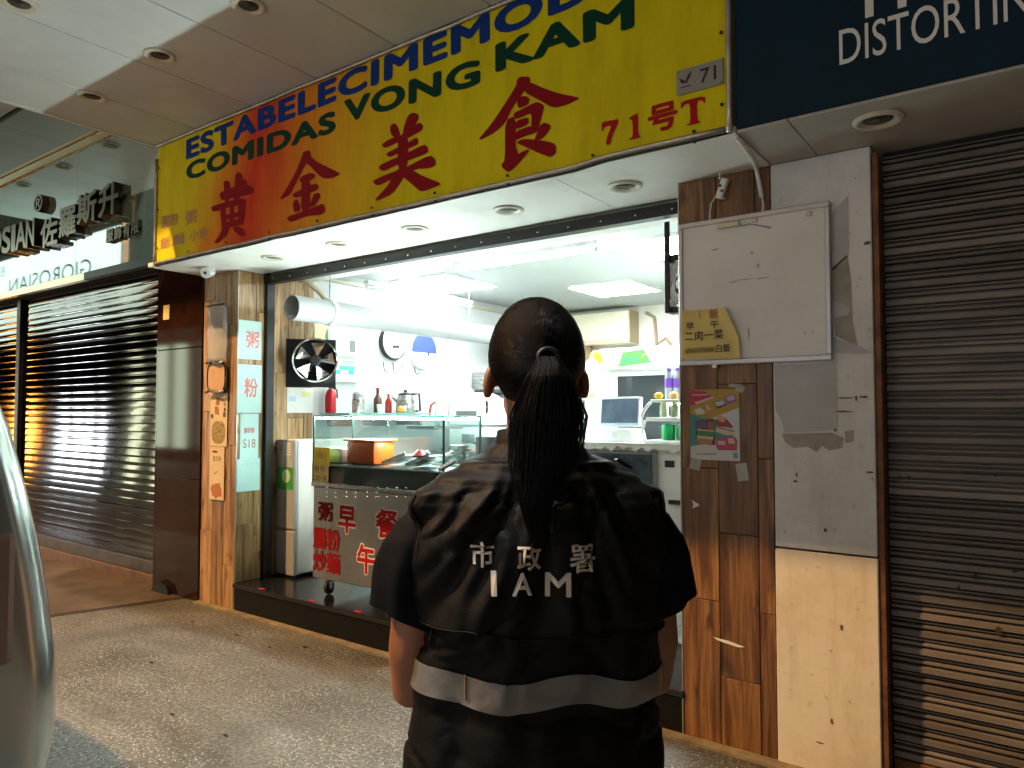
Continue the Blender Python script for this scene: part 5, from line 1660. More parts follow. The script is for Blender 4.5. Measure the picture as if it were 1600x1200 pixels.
ppoly('print', [(430, 545), (620, 590), (620, 600), (430, 555)], pm('dark line', (.05, .05, .05)), 7)
ppoly('print', [(415, 670), (620, 650), (650, 690), (645, 800), (445, 805), (420, 770)], pm('rose', (.42, .07, .11)), 6)
ppoly('print', [(440, 700), (520, 700), (520, 745), (440, 745)], pm('pink', (.66, .42, .45)), 7)
ppoly('print', [(545, 670), (610, 665), (630, 725), (560, 730)], pm('pink', (.66, .42, .45)), 7)
ppoly('print', [(390, 270), (500, 240), (545, 300), (440, 350)], pm('dark blue pack', (.05, .05, .10)), 3)
ppoly('print', [(400, 275), (500, 248), (525, 290), (440, 320)], pm('silver', (.5, .5, .58)), 4)
ppoly('print', [(505, 210), (620, 180), (655, 260), (560, 300)], pm('violet', (.24, .10, .30)), 3)
ppoly('print', [(530, 215), (610, 195), (635, 240), (560, 260)], pm('lilac', (.5, .4, .55)), 4)
ppoly('print', [(170, 360), (240, 330), (300, 370), (290, 400), (200, 410)], pm('white print', (.6, .6, .58)), 3)
ppoly('print', [(310, 300), (330, 300), (350, 335), (400, 350), (350, 350), (320, 370)], pm('pink', (.66, .42, .45)), 4)
ppoly('print', [(150, 180), (330, 180), (330, 192), (150, 192)], pm('pink', (.66, .42, .45)), 4)
ppoly('print', [(180, 270), (390, 205), (400, 225), (200, 295)], pm('pink', (.66, .42, .45)), 4)
ppoly('print', [(200, 850), (420, 835), (420, 858), (200, 865)], pm('grey', (.35, .36, .38)), 3)
ppoly('print', [(600, 830), (650, 825), (655, 890), (605, 895)], pm('sky blue', (.12, .35, .45)), 3)
CLT = mat('clear tape', (.70, .68, .64), .15, alpha=.55, bump=.6, scale=40)
for x, z, w_, h_, a in ((3.515, 1.215, .05, .05, .2), (3.725, 1.19, .05, .075, -.15), (3.72, 1.55, .035, .03, .5), (3.70, 1.562, .06, .015, .1)):
    MB().box((x - w_ / 2, -.0062, z - h_ / 2), (x + w_ / 2, -.0054, z + h_ / 2), 0, Matrix.Rotation(a, 3, 'Y')).build('tape', CLT, po)
p = at(1085, 788, Y=0)
mb = MB(); mb.prism([(p.x - .012, -.004, p.z + .02), (p.x + .028, -.004, p.z - .001), (p.x - .008, -.004, p.z - .02), (p.x - .003, -.004, p.z)], (0, -.0008, 0))
tag(mb.build('paper_scrap', PAPER), 'small white torn paper arrow on the edge of the dark column', 'paper scrap', 'torn paper left on the dark column')
p = at(1132, 1001, Y=0)
mb = MB(); mb.prism([(p.x - .05, -.004, p.z + .008), (p.x + .02, -.004, p.z + .004), (p.x + .07, -.004, p.z - .006), (p.x + .09, -.004, p.z - .010), (p.x + .06, -.004, p.z - .016), (p.x, -.004, p.z - .008), (p.x - .03, -.004, p.z - .002)], (0, -.0008, 0))
tag(mb.build('paper_scrap', PAPER), 'long white torn paper strip low on the dark column', 'paper scrap', 'torn paper left on the dark column')

# --- cables, plug and conduit on the dark column
cb = thing('extension_lead', (3.56, -.03, 2.2), 'white extension socket hanging on its cable above the whiteboard', 'extension lead')
sp_ = at(1128, 295, Y=-.035)
rt = Matrix.Rotation(R(-20), 3, 'Y')
MB().box((sp_.x - .016, -.046, sp_.z - .045), (sp_.x + .016, -.018, sp_.z + .045), .006, rt.inverted()).build('socket', WHITE, cb)
for d_ in (-.012, .012):
    MB().box((sp_.x - .006 - d_ * .3, -.0475, sp_.z + d_ - .005), (sp_.x + .006 - d_ * .3, -.0462, sp_.z + d_ + .005)).build('socket_hole', INK, cb)
cab = [at(*q, Y=-.03) for q in ((1124, 262), (1125, 275))] + [sp_ + Vector((-.012, 0, .045))]
MB().tube(cab, .004, 6).build('cable', WHITE, cb, smooth=True)
cab = [sp_ + Vector((.012, 0, -.045))] + [at(*q, Y=-.03) for q in ((1118, 308), (1111, 318), (1109, 335), (1109, 345), (1116, 352), (1128, 354))]
MB().tube(cab, .0035, 6).build('cable', WHITE, cb, smooth=True)
pa, pb_ = at(1120, 354, Y=-.04), at(1156, 354, Y=-.04)
MB().box((pa.x, -.052, pa.z - .013), (pb_.x, -.037, pa.z + .010), .004).build('adapter', mat('cream plastic box', (.66, .63, .48), .4), cb)
cab = [at(*q, Y=-.04) for q in ((1156, 353), (1170, 350), (1185, 352), (1204, 356))]
MB().tube(cab, .003, 6).build('cable', GREYE, cb, smooth=True)
cd_ = thing('wall_conduit', (3.78, -.03, 2.3), 'white plastic conduit bending from the soffit down the dark column', 'conduit')
pts = [at(1150, 213, Z=2.496), at(1163, 229, Z=2.494), at(1176, 247, Z=2.492), at(1181, 262, Y=-.02), at(1186, 285, Y=-.02), at(1190, 308, Y=-.02)]
MB().tube(pts, .009, 8).build('pipe', PVC, cd_, smooth=True)
MB().tube([at(*q, Y=-.02) for q in ((1190, 306), (1193, 320), (1191, 334), (1186, 341), (1178, 343))], .0045, 6).build('cable', WHITE, cd_, smooth=True)

# --- camera under the soffit
cc = thing('security_camera', (-.18, -.2, 2.40), 'small white security camera under the left end of the soffit', 'camera')
cp_ = at(324, 425, Y=-.18)
MB().lathe([(.035, 0), (.035, .018)], (cp_.x - .02, -.16, 2.481), n=20).build('mount', WHITE, cc, smooth=40)
MB().tube([(cp_.x - .02, -.16, 2.485), (cp_.x - .012, -.17, cp_.z + .03)], .012, 8).build('stem', WHITE, cc)
dv = Vector((.55, -.75, -.32)).normalized()
MB().lathe([(.030, -.06), (.040, -.05), (.040, .035), (.034, .042)], (cp_.x, -.18, cp_.z), dv, 24).build('body', WHITE, cc, smooth=40)
MB().lathe([(.033, .042), (.020, .040), (.018, .034)], (cp_.x, -.18, cp_.z), dv, 24, cap=False).build('lens_ring', mat('blue grey ring', (.30, .38, .46), .3), cc, smooth=40)
MB().ball(Vector((cp_.x, -.18, cp_.z)) + dv * .030, .017, n=14, m=8).build('lens', DARKG, cc, smooth=True)

# --- left column: hanging bag, boards and menu strips on the front
bgm = MB()
q0 = at(341, 487, Y=-.02)
rs = []
for k in range(12):
    t_ = k / 11
    z = 2.24 - t_ * .42
    w_ = .115 + .02 * math.sin(t_ * 3) + .012 * noise.noise(Vector((t_ * 5, 0, 0)))
    rs.append([Vector((-.215 + math.cos(a) * w_ * (1 + .12 * noise.noise(Vector((math.cos(a) * 3, t_ * 7, 3)))), -.035 + math.sin(a) * (.028 + .012 * noise.noise(Vector((a * 2, t_ * 6, 1)))), z)) for a in [2 * math.pi * j / 24 for j in range(24)]])
bgm.rings(rs)
bag = tag(bgm.build('plastic_sleeve', mat('clear plastic film', (.55, .56, .55), .12, alpha=.45, bump=.8, scale=9, bscale=7), smooth=True), 'crumpled clear plastic sleeve tied on the front of the left column', 'plastic sleeve')
MB().tube([(-.335, -.05, 2.245), (-.25, -.055, 2.25), (-.16, -.06, 2.247), (-.10, -.05, 2.25)], .006, 6).build('top_wire', BLACK, bag, smooth=True)
sb = thing('wooden_sign_blank', (-.21, -.03, 1.62), 'blank rounded board with black rope frame below the plastic sleeve', 'board')
pts = [(-.215 + math.copysign(abs(math.cos(a)) ** .6, math.cos(a)) * .115, -.034, 1.71 + math.copysign(abs(math.sin(a)) ** .6, math.sin(a)) * .115) for a in [2 * math.pi * k / 28 for k in range(28)]]
MB().prism(pts, (0, .012, 0)).build('board', mat('pale wood board', (.62, .38, .20), .5, var=.2, scale=8), sb)
MB().tube(pts + pts[:1], .006, 6).build('rim', BLACKP, sb, smooth=True)
for z in (1.815, 1.595):
    MB().tube([(-.33, -.045, z), (-.26, -.052, z + .015), (-.17, -.052, z - .01), (-.10, -.045, z + .01)], .010, 6).build('tie', STEEL, sb, smooth=True)


def strip_menu(z0, z1, x0, x1, label):
    t = thing('menu_strip', ((x0 + x1) / 2, -.008, z0), label, 'menu strip', 'menu strips on the left column')
    MB().box((x0, -.009, z0), (x1, -.006, z1)).build('paper', CREAMP, t)
    return t


m1 = strip_menu(1.19, 1.585, -.325, -.105, 'upper cream menu strip with a noodle dish picture on the left column')
for b_, x, z, w_, h_, m_ in (('腸', -.255, 1.50, .05, .055, FRED), ('粉', -.265, 1.43, .055, .06, FRED), ('小', -.15, 1.49, .03, .03, INK), ('食', -.15, 1.45, .03, .03, INK), ('面', -.155, 1.41, .032, .034, INK), ('菜', -.315, 1.40, .03, .03, INK)):
    text('lettering', b_, m_, m1, (x, -.0098, z), (1, 0, 0), (0, 0, 1), w_, h_, .02)
dish = [(-.215 + math.copysign(abs(math.cos(a)) ** .7, math.cos(a)) * .088, -.0095, 1.295 + math.copysign(abs(math.sin(a)) ** .7, math.sin(a)) * .085) for a in [2 * math.pi * k / 24 for k in range(24)]]
MB().prism(dish, (0, -.0006, 0)).build('dish_picture', mat('noodle print', (.50, .36, .12), .5, col2=(.16, .11, .04), scale=26, stretch=(1, 1, 3), lo=.35, hi=.65), m1)
m2 = strip_menu(.79, 1.185, -.325, -.135, 'lower cream menu strip with a red picture on the left column')
text('lettering', '一', DRED, m2, (-.285, -.0098, 1.145), (1, 0, 0), (0, 0, 1), .06, .008, .03)
text('lettering', '$18', mat('olive ink', (.33, .26, .06), .6), m2, (-.28, -.0098, 1.075), (1, 0, 0), (0, 0, 1), .10, .04, .02)
MB().prism([(x, -.0095, z) for x, z in blob(-.225, .86, .07, .06, 18, .25, 4)], (0, -.0006, 0)).build('dish_picture', mat('red food print', (.55, .14, .06), .5, col2=(.30, .20, .05), scale=24), m2)
MB().box((-.27, -.0096, .99), (-.215, -.0092, .994), 0, Matrix.Rotation(R(-25), 3, 'Y')).build('print_stroke', INK, m2)
# --- papers on the jamb
def jamb_sheet(y0, y1, z0, z1, m, label, x=.0015):
    t = thing('menu_sheet', (0, (y0 + y1) / 2, z0), label, 'menu sheet', 'pale green menu sheets on the jamb')
    MB().box((x, y0, z0), (x + .0015, y1, z1)).build('paper', m, t)
    return t


def jtext(t, body, m, y0, y1, z0, h, x=.0036, bold=.02):
    text('lettering', body, m, t, (x, y0, z0), (0, 1, 0), (0, 0, 1), y1 - y0, h, bold)


j1 = jamb_sheet(.006, .20, 1.84, 2.13, CYANP, 'topmost pale green menu sheet on the jamb with large faint characters')
jtext(j1, '粥', PRINTSTAIN, .07, .175, 1.93, .12)
j2 = jamb_sheet(.004, .205, 1.44, 1.80, CYANP, 'second pale green menu sheet on the jamb with a red handwritten character', .0032)
jtext(j2, '粉', PRINTSTAIN, .06, .17, 1.56, .14, .0052)
j3 = jamb_sheet(.03, .185, 1.10, 1.435, CYANP, 'third pale green menu sheet on the jamb reading S18')
jtext(j3, '腸粉類', PRINTSTAIN, .06, .15, 1.29, .04)
jtext(j3, 'S18', FRED, .055, .16, 1.18, .065, bold=.0)
j4 = jamb_sheet(.006, .20, .86, 1.10, CYANP, 'lowest blank pale green menu sheet on the jamb', .0032)
for k in range(4):
    MB().lathe([(.003, 0), (.003, .001)], (.0048, .05 + k * .04, 1.06), (1, 0, 0), 8).build('pin_hole', GREYE, j4)

# ================================================================== the person seen from behind
FABRIC = mat('charcoal nylon', (.0036, .0033, .0031), .6, var=.35, scale=5, bump=.12, bscale=260, spec=.2)
SHIRT = mat('navy shirt', (.0026, .003, .005), .8, spec=.15, var=.3, scale=8, bump=.1, bscale=300)
TROUS = mat('black trousers', (.003, .003, .0035), .85, spec=.15, var=.3, scale=6)
SKIN = mat('skin', (.28, .125, .07), .5, var=.12, scale=14)
HAIR = mat('black hair', (.0032, .0028, .0032), .36, var=.5, scale=40, spec=.22)
BAND = mat('grey reflective tape', (.20, .195, .185), .42, .3, var=.3, scale=9, bump=.25, bscale=24)
LETTER = mat('silver transfer print', (.58, .50, .41), .55, var=.12, scale=30)


def interp(tab, z):
    for (a, *va), (b2, *vb) in zip(tab, tab[1:]):
        if a <= z <= b2:
            t_ = (z - a) / (b2 - a)
            t_ = t_ * t_ * (3 - 2 * t_)
            return [p_ + (q_ - p_) * t_ for p_, q_ in zip(va, vb)]
    return list(tab[0][1:]) if z < tab[0][0] else list(tab[-1][1:])


def sm(a, b2, x):
    t_ = max(0, min(1, (x - a) / (b2 - a)))
    return t_ * t_ * (3 - 2 * t_)


# half width, depth to the back, depth to the front of the vest at each height
VT = [(.74, .218, .130, .125), (.86, .213, .128, .12), (.97, .203, .120, .115), (1.06, .196, .118, .115), (1.16, .198, .124, .12), (1.25, .208, .126, .115), (1.300, .212, .118, .095), (1.318, .204, .112, .092), (1.34, .168, .104, .088), (1.362, .128, .092, .075), (1.385, .085, .074, .062), (1.398, .072, .066, .058)]
NE = 2.5


def folds(x, z):
    a = math.atan2(x, 1.46 - z)
    r_ = math.hypot(x, 1.46 - z)
    w_ = sm(.06, .16, r_) * (1 - sm(1.02, .92, z) * 0)
    up_ = sm(1.05, 1.12, z)
    n1 = noise.noise(Vector((x * 5, z * 4, 1.7)))
    n2 = noise.noise(Vector((x * 11, z * 9, 5.1)))
    f = up_ * w_ * (.0075 * math.sin(17 * a + 4.2 * n1 + .6) * abs(math.sin(17 * a + 4.2 * n1 + .6)) + .003 * math.sin(41 * a + 5 * n2)) * (1.0 - .5 * sm(-.02, .05, x))
    # drapes below the flap
    lo2 = 1 - up_
    f += lo2 * (.0055 * math.sin(30 * x + 2.4 * n1 + 8 * z) + .0028 * math.sin(64 * x + 3 * n2 - 12 * z))
    f += .004 * n1 + .003 * n2 + .0024 * noise.noise(Vector((x * 30 + z * 12, z * 22 - x * 9, 2)))
    n3 = noise.noise(Vector((x * 7 + z * 3, z * 7 - x * 4, 8.3)))
    f += -.006 * max(0, 1 - abs(n3) / .055)
    n4 = noise.noise(Vector((x * 16 - z * 9, z * 13 + x * 6, 4.4)))
    f += -.0028 * max(0, 1 - abs(n4) / .07)
    # creases gathered under the band
    f += -.006 * math.exp(-((z - .985) / .018) ** 2)
    return f


def vest_pt(ang, z, off=0.0):
    w_, bk, fr_ = interp(VT, z)
    c, s_ = math.cos(ang), math.sin(ang)
    x = math.copysign(abs(c) ** (2 / NE), c)
    y = math.copysign(abs(s_) ** (2 / NE), s_)
    d_ = (bk if s_ < 0 else fr_)
    p_ = Vector((x * w_, y * d_, z))
    nrm = Vector((x / w_, y / d_, 0)).normalized()
    k = folds(p_.x + (0.3 if s_ > 0 else 0), z) * (1 if z < 1.33 else .35) + off
    return p_ + nrm * k


def back_y(x, z, off):
    w_, bk, _ = interp(VT, z)
    t_ = min(.985, abs(x / w_))
    y = -bk * (1 - t_ ** NE) ** (1 / NE)
    return y - folds(x, z) - off


# --- body: overlapping volumes fused into one skin
bod = MB()
bod.ball((0, .014, 1.534), .068, .084, .094, 28, 20)
bod.ball((0, .045, 1.470), .052, .052, .058, 20, 14)
bod.ball((0, .092, 1.505), .011, .018, .016, 12, 8)
bod.ball((0, .082, 1.462), .022, .012, .008, 12, 8)
bod.ball((-.028, .078, 1.535), .018, .010, .008, 12, 8)
bod.ball((.028, .078, 1.535), .018, .010, .008, 12, 8)
bod.tube([(0, -.010, 1.33), (0, -.004, 1.40), (0, .006, 1.47)], [.064, .052, .050], 20)
rs = []
for z, w_, d_ in ((.80, .165, .10), (.90, .165, .10), (1.0, .145, .09), (1.1, .150, .092), (1.2, .155, .092), (1.27, .150, .080), (1.31, .11, .062), (1.355, .066, .054)):
    rs.append([Vector((math.cos(a) * w_, math.sin(a) * d_, z)) for a in [2 * math.pi * k / 28 for k in range(28)]])
bod.rings(rs)
for s_ in (-1, 1):
    rtm = Matrix.Rotation(R(18 * s_), 3, 'Z') @ Matrix.Rotation(R(-8 * s_), 3, 'Y')
    bod.ball((s_ * .0795, .004, 1.500), .010, .020, .031, 16, 12, rtm)
    bod.tube([(s_ * .15, 0, 1.275), (s_ * .182, 0, 1.225), (s_ * .196, .0, 1.14), (s_ * .205, .004, 1.06), (s_ * .203, .02, .995), (s_ * .175, .075, .975), (s_ * .13, .17, 1.0), (s_ * .085, .235, 1.02)], [.034, .042, .042, .040, .038, .037, .031, .024], 16)
    # hand with five fingers folded before the waist
    bod.ball((s_ * .058, .265, 1.025), .040, .026, .040, 16, 10)
    for k, (dz, ln) in enumerate(((.028, .060), (.010, .070), (-.008, .066), (-.025, .052))):
        b0 = Vector((s_ * .035, .280, 1.027 + dz))
        bod.tube([b0, b0 + Vector((-s_ * ln * .45, .018, -.004)), b0 + Vector((-s_ * ln * .8, .004 - .012 * (s_ > 0), -.008)), b0 + Vector((-s_ * ln, -.012, -.010))], [.0095, .009, .0085, .007], 8)
    b0 = Vector((s_ * .052, .252, 1.060))
    bod.tube([b0, b0 + Vector((-s_ * .022, .010, .026)), b0 + Vector((-s_ * .045, .014, .034))], [.012, .0105, .009], 8)
    bod.tube([(s_ * .085, 0, .88), (s_ * .09, .012, .66), (s_ * .092, .012, .47), (s_ * .092, -.012, .30), (s_ * .09, -.012, .10)], [.085, .072, .054, .050, .036], 16)
    bod.ball((s_ * .095, .045, .045), .04, .11, .036, 16, 10)
tmp = bod.build('person', SKIN, org=(0, 0, 0))
rmod = tmp.modifiers.new('fuse', 'REMESH')
rmod.mode = 'VOXEL'
rmod.voxel_size = .0055
smod = tmp.modifiers.new('smooth', 'SMOOTH')
smod.iterations = 4
dg = bpy.context.evaluated_depsgraph_get()
me = bpy.data.meshes.new_from_object(tmp.evaluated_get(dg))
tmp.modifiers.clear()
tmp.data = me
me.polygons.foreach_set('use_smooth', [True] * len(me.polygons))
if not me.materials:
    me.materials.append(SKIN)
person = tmp
PD = 1.22
fh = Vector((_F.x, _F.y, 0)).normalized()
person.location = Vector((CAM.x, CAM.y, 0)) + fh * PD + _R * ((838 - 800) / FPX * PD)
person.rotation_euler = (0, 0, YAW + R(7))
_woff[person.name] = Vector((0, 0, 0))
tag(person, 'person with a long dark ponytail seen from behind in a black work vest', 'person')

# --- vest
NA, NZ = 132, 120
mb = MB()
zs = [.74 + (1.398 - .74) * (k / NZ) for k in range(NZ + 1)]
mb.rings([[vest_pt(2 * math.pi * j / NA, z) for j in range(NA)] for z in zs], cap=False)
vest = mb.build('vest', FABRIC, person, smooth=True)
# loose back flap with free lower edge
mb = MB()
NU, NV = 90, 60
gv = []
for j in range(NV + 1):
    for i in range(NU + 1):
        s_ = -1 + 2 * i / NU
        ang = -math.pi / 2 + s_ * R(74)
        x0_ = vest_pt(ang, 1.2).x
        zb = 1.112 - .06 * x0_ + .004 * math.sin(x0_ * 40)
        z = zb + (1.372 - zb) * (j / NV)
        lift = .004 + .011 * (1 - j / NV) ** 2
        gv.append(vest_pt(ang, z, lift))
mb.add(gv, [(j * (NU + 1) + i, j * (NU + 1) + i + 1, (j + 1) * (NU + 1) + i + 1, (j + 1) * (NU + 1) + i) for j in range(NV) for i in range(NU)])
flap = mb.build('back_flap', FABRIC, person, smooth=True)
sd = flap.modifiers.new('cloth', 'SOLIDIFY'); sd.thickness = .0016; sd.offset = -1
# seams and trims
tr = []
for i in range(NU + 1):
    p_ = gv[0 * (NU + 1) + i]
    tr.append(p_ + Vector((0, -.0004, .001)))
MB().tube(tr, .0014, 5).build('hem_seam', FABRIC, person, smooth=True)
for s_ in (-1, 1):
    arm_ = []
    for k in range(25):
        t_ = k / 24
        z = 1.318 - .225 * t_
        ang = -math.pi / 2 + s_ * (R(70) - R(14) * math.sin(t_ * math.pi * .5) + R(4) * t_)
        arm_.append(vest_pt(ang, z, .007))
    MB().tube(arm_, .0022, 7).build('armhole_trim', FABRIC, person, smooth=True)
    # epaulette loop
    MB().box((s_ * .15 - .016, -.012, 1.358), (s_ * .15 + .016, .012, 1.364), .003, Matrix.Rotation(R(28 * s_), 3, 'Y')).build('epaulette', BLACKP, person)
# collar
cr_ = []
for z, r1, r2 in ((1.386, .078, .070), (1.400, .070, .066), (1.418, .067, .064), (1.420, .063, .060), (1.396, .062, .058)):
    cr_.append([Vector((math.cos(a) * r1, math.sin(a) * r2 - .004, z + .006 * math.sin(a) * -1)) for a in [2 * math.pi * k / 36 for k in range(36)]])
MB().rings(cr_, cap=False).build('collar', FABRIC, person, smooth=True)
# reflective band
mb = MB()
BZ = []
for j in range(7):
    row = []
    for i in range(NA):
        ang = 2 * math.pi * i / NA
        p0_ = vest_pt(ang, 1.02)
        wob = .007 * math.sin(p0_.x * 30 + .6) + .010 * noise.noise(Vector((p0_.x * 9, p0_.y * 9, 3))) - .06 * p0_.x * (1 if p0_.y < 0 else 0)
        z = 1.002 + wob * .8 + .044 * j / 6
        row.append(vest_pt(ang, z, .0035))
    BZ.append(row)
mb.rings(BZ, cap=False)
mb.build('reflective_band', BAND, person, smooth=True)
for xs_ in (-.125,):
    MB().tube([Vector((xs_, back_y(xs_, 1.0 + .047 * k / 6, .0045), 1.0 + .008 + .044 * k / 6 - .06 * xs_)) for k in range(0, 6)], .0013, 5).build('band_seam', mat('ochre seam', (.30, .20, .08), .6), person)

# --- lettering on the flap
def flap_fn(p_):
    zb = 1.112 - .06 * p_.x
    lift = .004 + .011 * (1 - (p_.z - zb) / (1.372 - zb)) ** 2
    return Vector((p_.x, back_y(p_.x, p_.z, lift + .0028), p_.z))


for body, x0_, x1_, z0_, z1_, bo in (('市', -.118, -.084, 1.219, 1.255, .018), ('政', -.050, -.014, 1.215, 1.252, .018), ('署', .030, .069, 1.209, 1.249, .018), ('I', -.088, -.082, 1.180, 1.213, .02), ('A', -.057, -.029, 1.178, 1.211, .02), ('M', -.006, .030, 1.174, 1.208, .02)):
    text('lettering', body, LETTER, person, (x0_, 0, z0_), (1, 0, 0), (0, 0, 1), x1_ - x0_, z1_ - z0_, bo, fn=flap_fn)

# --- short sleeves
for s_ in (-1, 1):
    pth = [(.150, 0, 1.312, .050), (.168, 0, 1.285, .062), (.184, 0, 1.245, .067), (.196, .002, 1.205, .067), (.203, .003, 1.165, .066), (.207, .004, 1.130, .065), (.209, .004, 1.115, .064)]
    rs = []
    full = []
    for (a, b2) in zip(pth, pth[1:]):
        for k in range(5):
            full.append([a[i] + (b2[i] - a[i]) * k / 5 for i in range(4)])
    full.append(list(pth[-1]))
    for kk, (x, y, z, r_) in enumerate(full):
        ring_ = []
        for j in range(36):
            a = 2 * math.pi * j / 36
            ca, sa = math.cos(a), math.sin(a)
            q = Vector((s_ * x + ca * r_, y + sa * r_ * .92, z))
            # cross-sections lean with the arm: outside higher at the shoulder, lower at the hem
            q.z += -ca * s_ * .018 * (1 - kk / len(full)) + ca * s_ * .030 * (kk / len(full))
            f_ = .0035 * math.sin(7 * a + 14 * z + s_) * sm(1.30, 1.2, z) + .005 * noise.noise(Vector((ca * 2.2 + s_, sa * 2.2, z * 13)))
            q += Vector((ca, sa, 0)) * f_
            ring_.append(q)
        rs.append(ring_)
    inner = [[p_ * 1.0 + (Vector((s_ * .207, .004, p_.z)) - p_) * .05 for p_ in rs[-1]], [p_ + (Vector((s_ * .205, .004, p_.z)) - p_) * .08 + Vector((0, 0, .03)) for p_ in rs[-1]]]
    MB().rings(rs + inner, cap=False).build('sleeve', SHIRT, person, smooth=True)
# --- trousers and shoes
mb = MB()
for s_ in (-1, 1):
    rs = []
    for z, cx, w_, d_ in ((.80, .085, .115, .118), (.70, .09, .105, .108), (.5, .094, .085, .088), (.3, .094, .078, .082), (.08, .094, .072, .085)):
        rs.append([Vector((s_ * cx + math.cos(a) * w_ * (1 + .03 * noise.noise(Vector((a, z * 9, s_)))), math.sin(a) * d_ - .003, z)) for a in [2 * math.pi * k / 30 for k in range(30)]])
    mb.rings(rs, cap=False)
rs = [[Vector((math.cos(a) * w_, math.sin(a) * d_, z)) for a in [2 * math.pi * k / 36 for k in range(36)]] for z, w_, d_ in ((.76, .196, .118), (.86, .190, .116), (.95, .17, .10))]
mb.rings(rs, cap=False)
mb.build('trousers', TROUS, person, smooth=True)
for s_ in (-1, 1):
    mb = MB()
    rs = []
    for y, w_, h_ in ((-.085, .03, .06), (-.06, .04, .085), (0, .045, .085), (.06, .05, .07), (.12, .045, .055), (.155, .02, .035)):
        rs.append([Vector((s_ * .095 + math.cos(a) * w_, y, max(.001, h_ / 2 + math.sin(a) * h_ / 2))) for a in [2 * math.pi * k / 18 for k in range(18)]])
    mb.rings(rs).build('shoe', BLACKP, person, smooth=True)

# --- hair
HC = Vector((0, .004, 1.541)); HR = Vector((.0810, .100, .1020))
mb = MB()
n_, m_ = 64, 40
grid = {}
for i in range(m_ + 1):
    for j in range(n_):
        th = math.pi * min(max(i / m_, .01), .99); ph = 2 * math.pi * j / n_
        d_ = Vector((math.sin(th) * math.cos(ph), math.sin(th) * math.sin(ph), math.cos(th)))
        bumpy = 1 + .012 * noise.noise(d_ * 9) + .006 * noise.noise(d_ * 23)
        # parting dent on top
        bumpy -= .012 * math.exp(-(d_.x / .05) ** 2) * (1 if d_.z > .6 else 0)
        v = Vector((HC.x + d_.x * HR.x * bumpy, HC.y + d_.y * HR.y * bumpy, HC.z + d_.z * HR.z * bumpy))
        if d_.z < -.25:
            v.x *= 1 - .35 * (-d_.z - .25); v.y = v.y * (1 - .25 * (-d_.z - .25))
        grid[i, j] = (v, d_)
idx = {}
for k, (v, d_) in grid.items():
    idx[k] = len(mb.v); mb.v.append(v)
for i in range(m_):
    for j in range(n_):
        k4 = [(i, j), (i, (j + 1) % n_), (i + 1, (j + 1) % n_), (i + 1, j)]
        dd = sum((grid[k][1] for k in k4), Vector()) / 4
        face = (dd.y > .42 and dd.z < .42) or (dd.y > -.10 and dd.z < -.12 and abs(dd.x) > .3) or dd.z < -.80 or (dd.y > .1 and dd.z < -.1)
        if not face:
            mb.f.append(tuple(idx[k] for k in k4))
hair = mb.build('hair', mat('hair underlayer', (.006, .004, .0035), .75, spec=.1), person, smooth=True)
rnd = random.Random(11)
TD = Vector((.03, -1, -.06)).normalized()
mb = MB()
for s_ in range(5600):
    phi = rnd.uniform(-math.pi, math.pi)
    up_ = math.cos(phi)
    pmax = R(62 + 26 * (1 + up_) + (18 if abs(phi) < 1.0 else 0))
    if abs(abs(phi) - math.pi / 2) < .9:
        pmax = min(pmax, R(86))
    ps0 = pmax * rnd.uniform(.55, 1.0)
    side = Vector((math.sin(phi), 0, math.cos(phi)))
    pts, rr = [], []
    lift = rnd.uniform(.0, .016)
    wob = rnd.uniform(-.05, .05)
    NS = 9
    for k in range(NS + 1):
        t_ = k / NS
        ps = ps0 * (1 - t_) + R(7) * t_
        ph_ = phi + wob * math.sin(t_ * 3)
        sd_ = Vector((math.sin(ph_), 0, math.cos(ph_)))
        d_ = (TD * math.cos(ps) + sd_ * math.sin(ps))
        h_ = 1.004 + lift + .035 * t_ ** 4
        v = Vector((HC.x + d_.x * HR.x * h_, HC.y + d_.y * HR.y * h_, HC.z + d_.z * HR.z * h_))
        if d_.z < -.25:
            v.x *= 1 - .35 * (-d_.z - .25); v.y = v.y * (1 - .25 * (-d_.z - .25))
        pts.append(v)
        rr.append(.0007 * (1 - .3 * t_))
    mb.tube(pts, rr, 3, cap=False)
tag(mb.build('combed_strands', HAIR, person, smooth=True), kind='stuff')
# hair tie
tie = HC + Vector((TD.x * HR.x, TD.y * HR.y, TD.z * HR.z)) * 1.03
mb = MB()
cir = [tie + Vector((math.cos(a) * .015, -.004, math.sin(a) * .013)) for a in [2 * math.pi * k / 16 for k in range(17)]]
mb.tube(cir, .0045, 6).build('hair_tie', BLACKP, person, smooth=True)
PT = [(0.0, .003, -.102, 1.535, .012, .012), (.14, .002, -.122, 1.505, .028, .018), (.36, -.002, -.132, 1.443, .048, .022), (.58, -.008, -.138, 1.376, .045, .020), (.78, -.024, -.146, 1.318, .026, .013), (1.0, -.020, -.150, 1.250, .007, .005)]
mb = MB()
rs = []
for k in range(25):
    x, y, z, hw, hd_ = interp(PT, k / 24)
    rs.append([Vector((x + math.cos(a) * hw * .86, y + math.sin(a) * hd_ * .8, z)) for a in [2 * math.pi * j / 20 for j in range(20)]])
mb.rings(rs)
mb.build('ponytail', HAIR, person, smooth=True)
mb = MB()
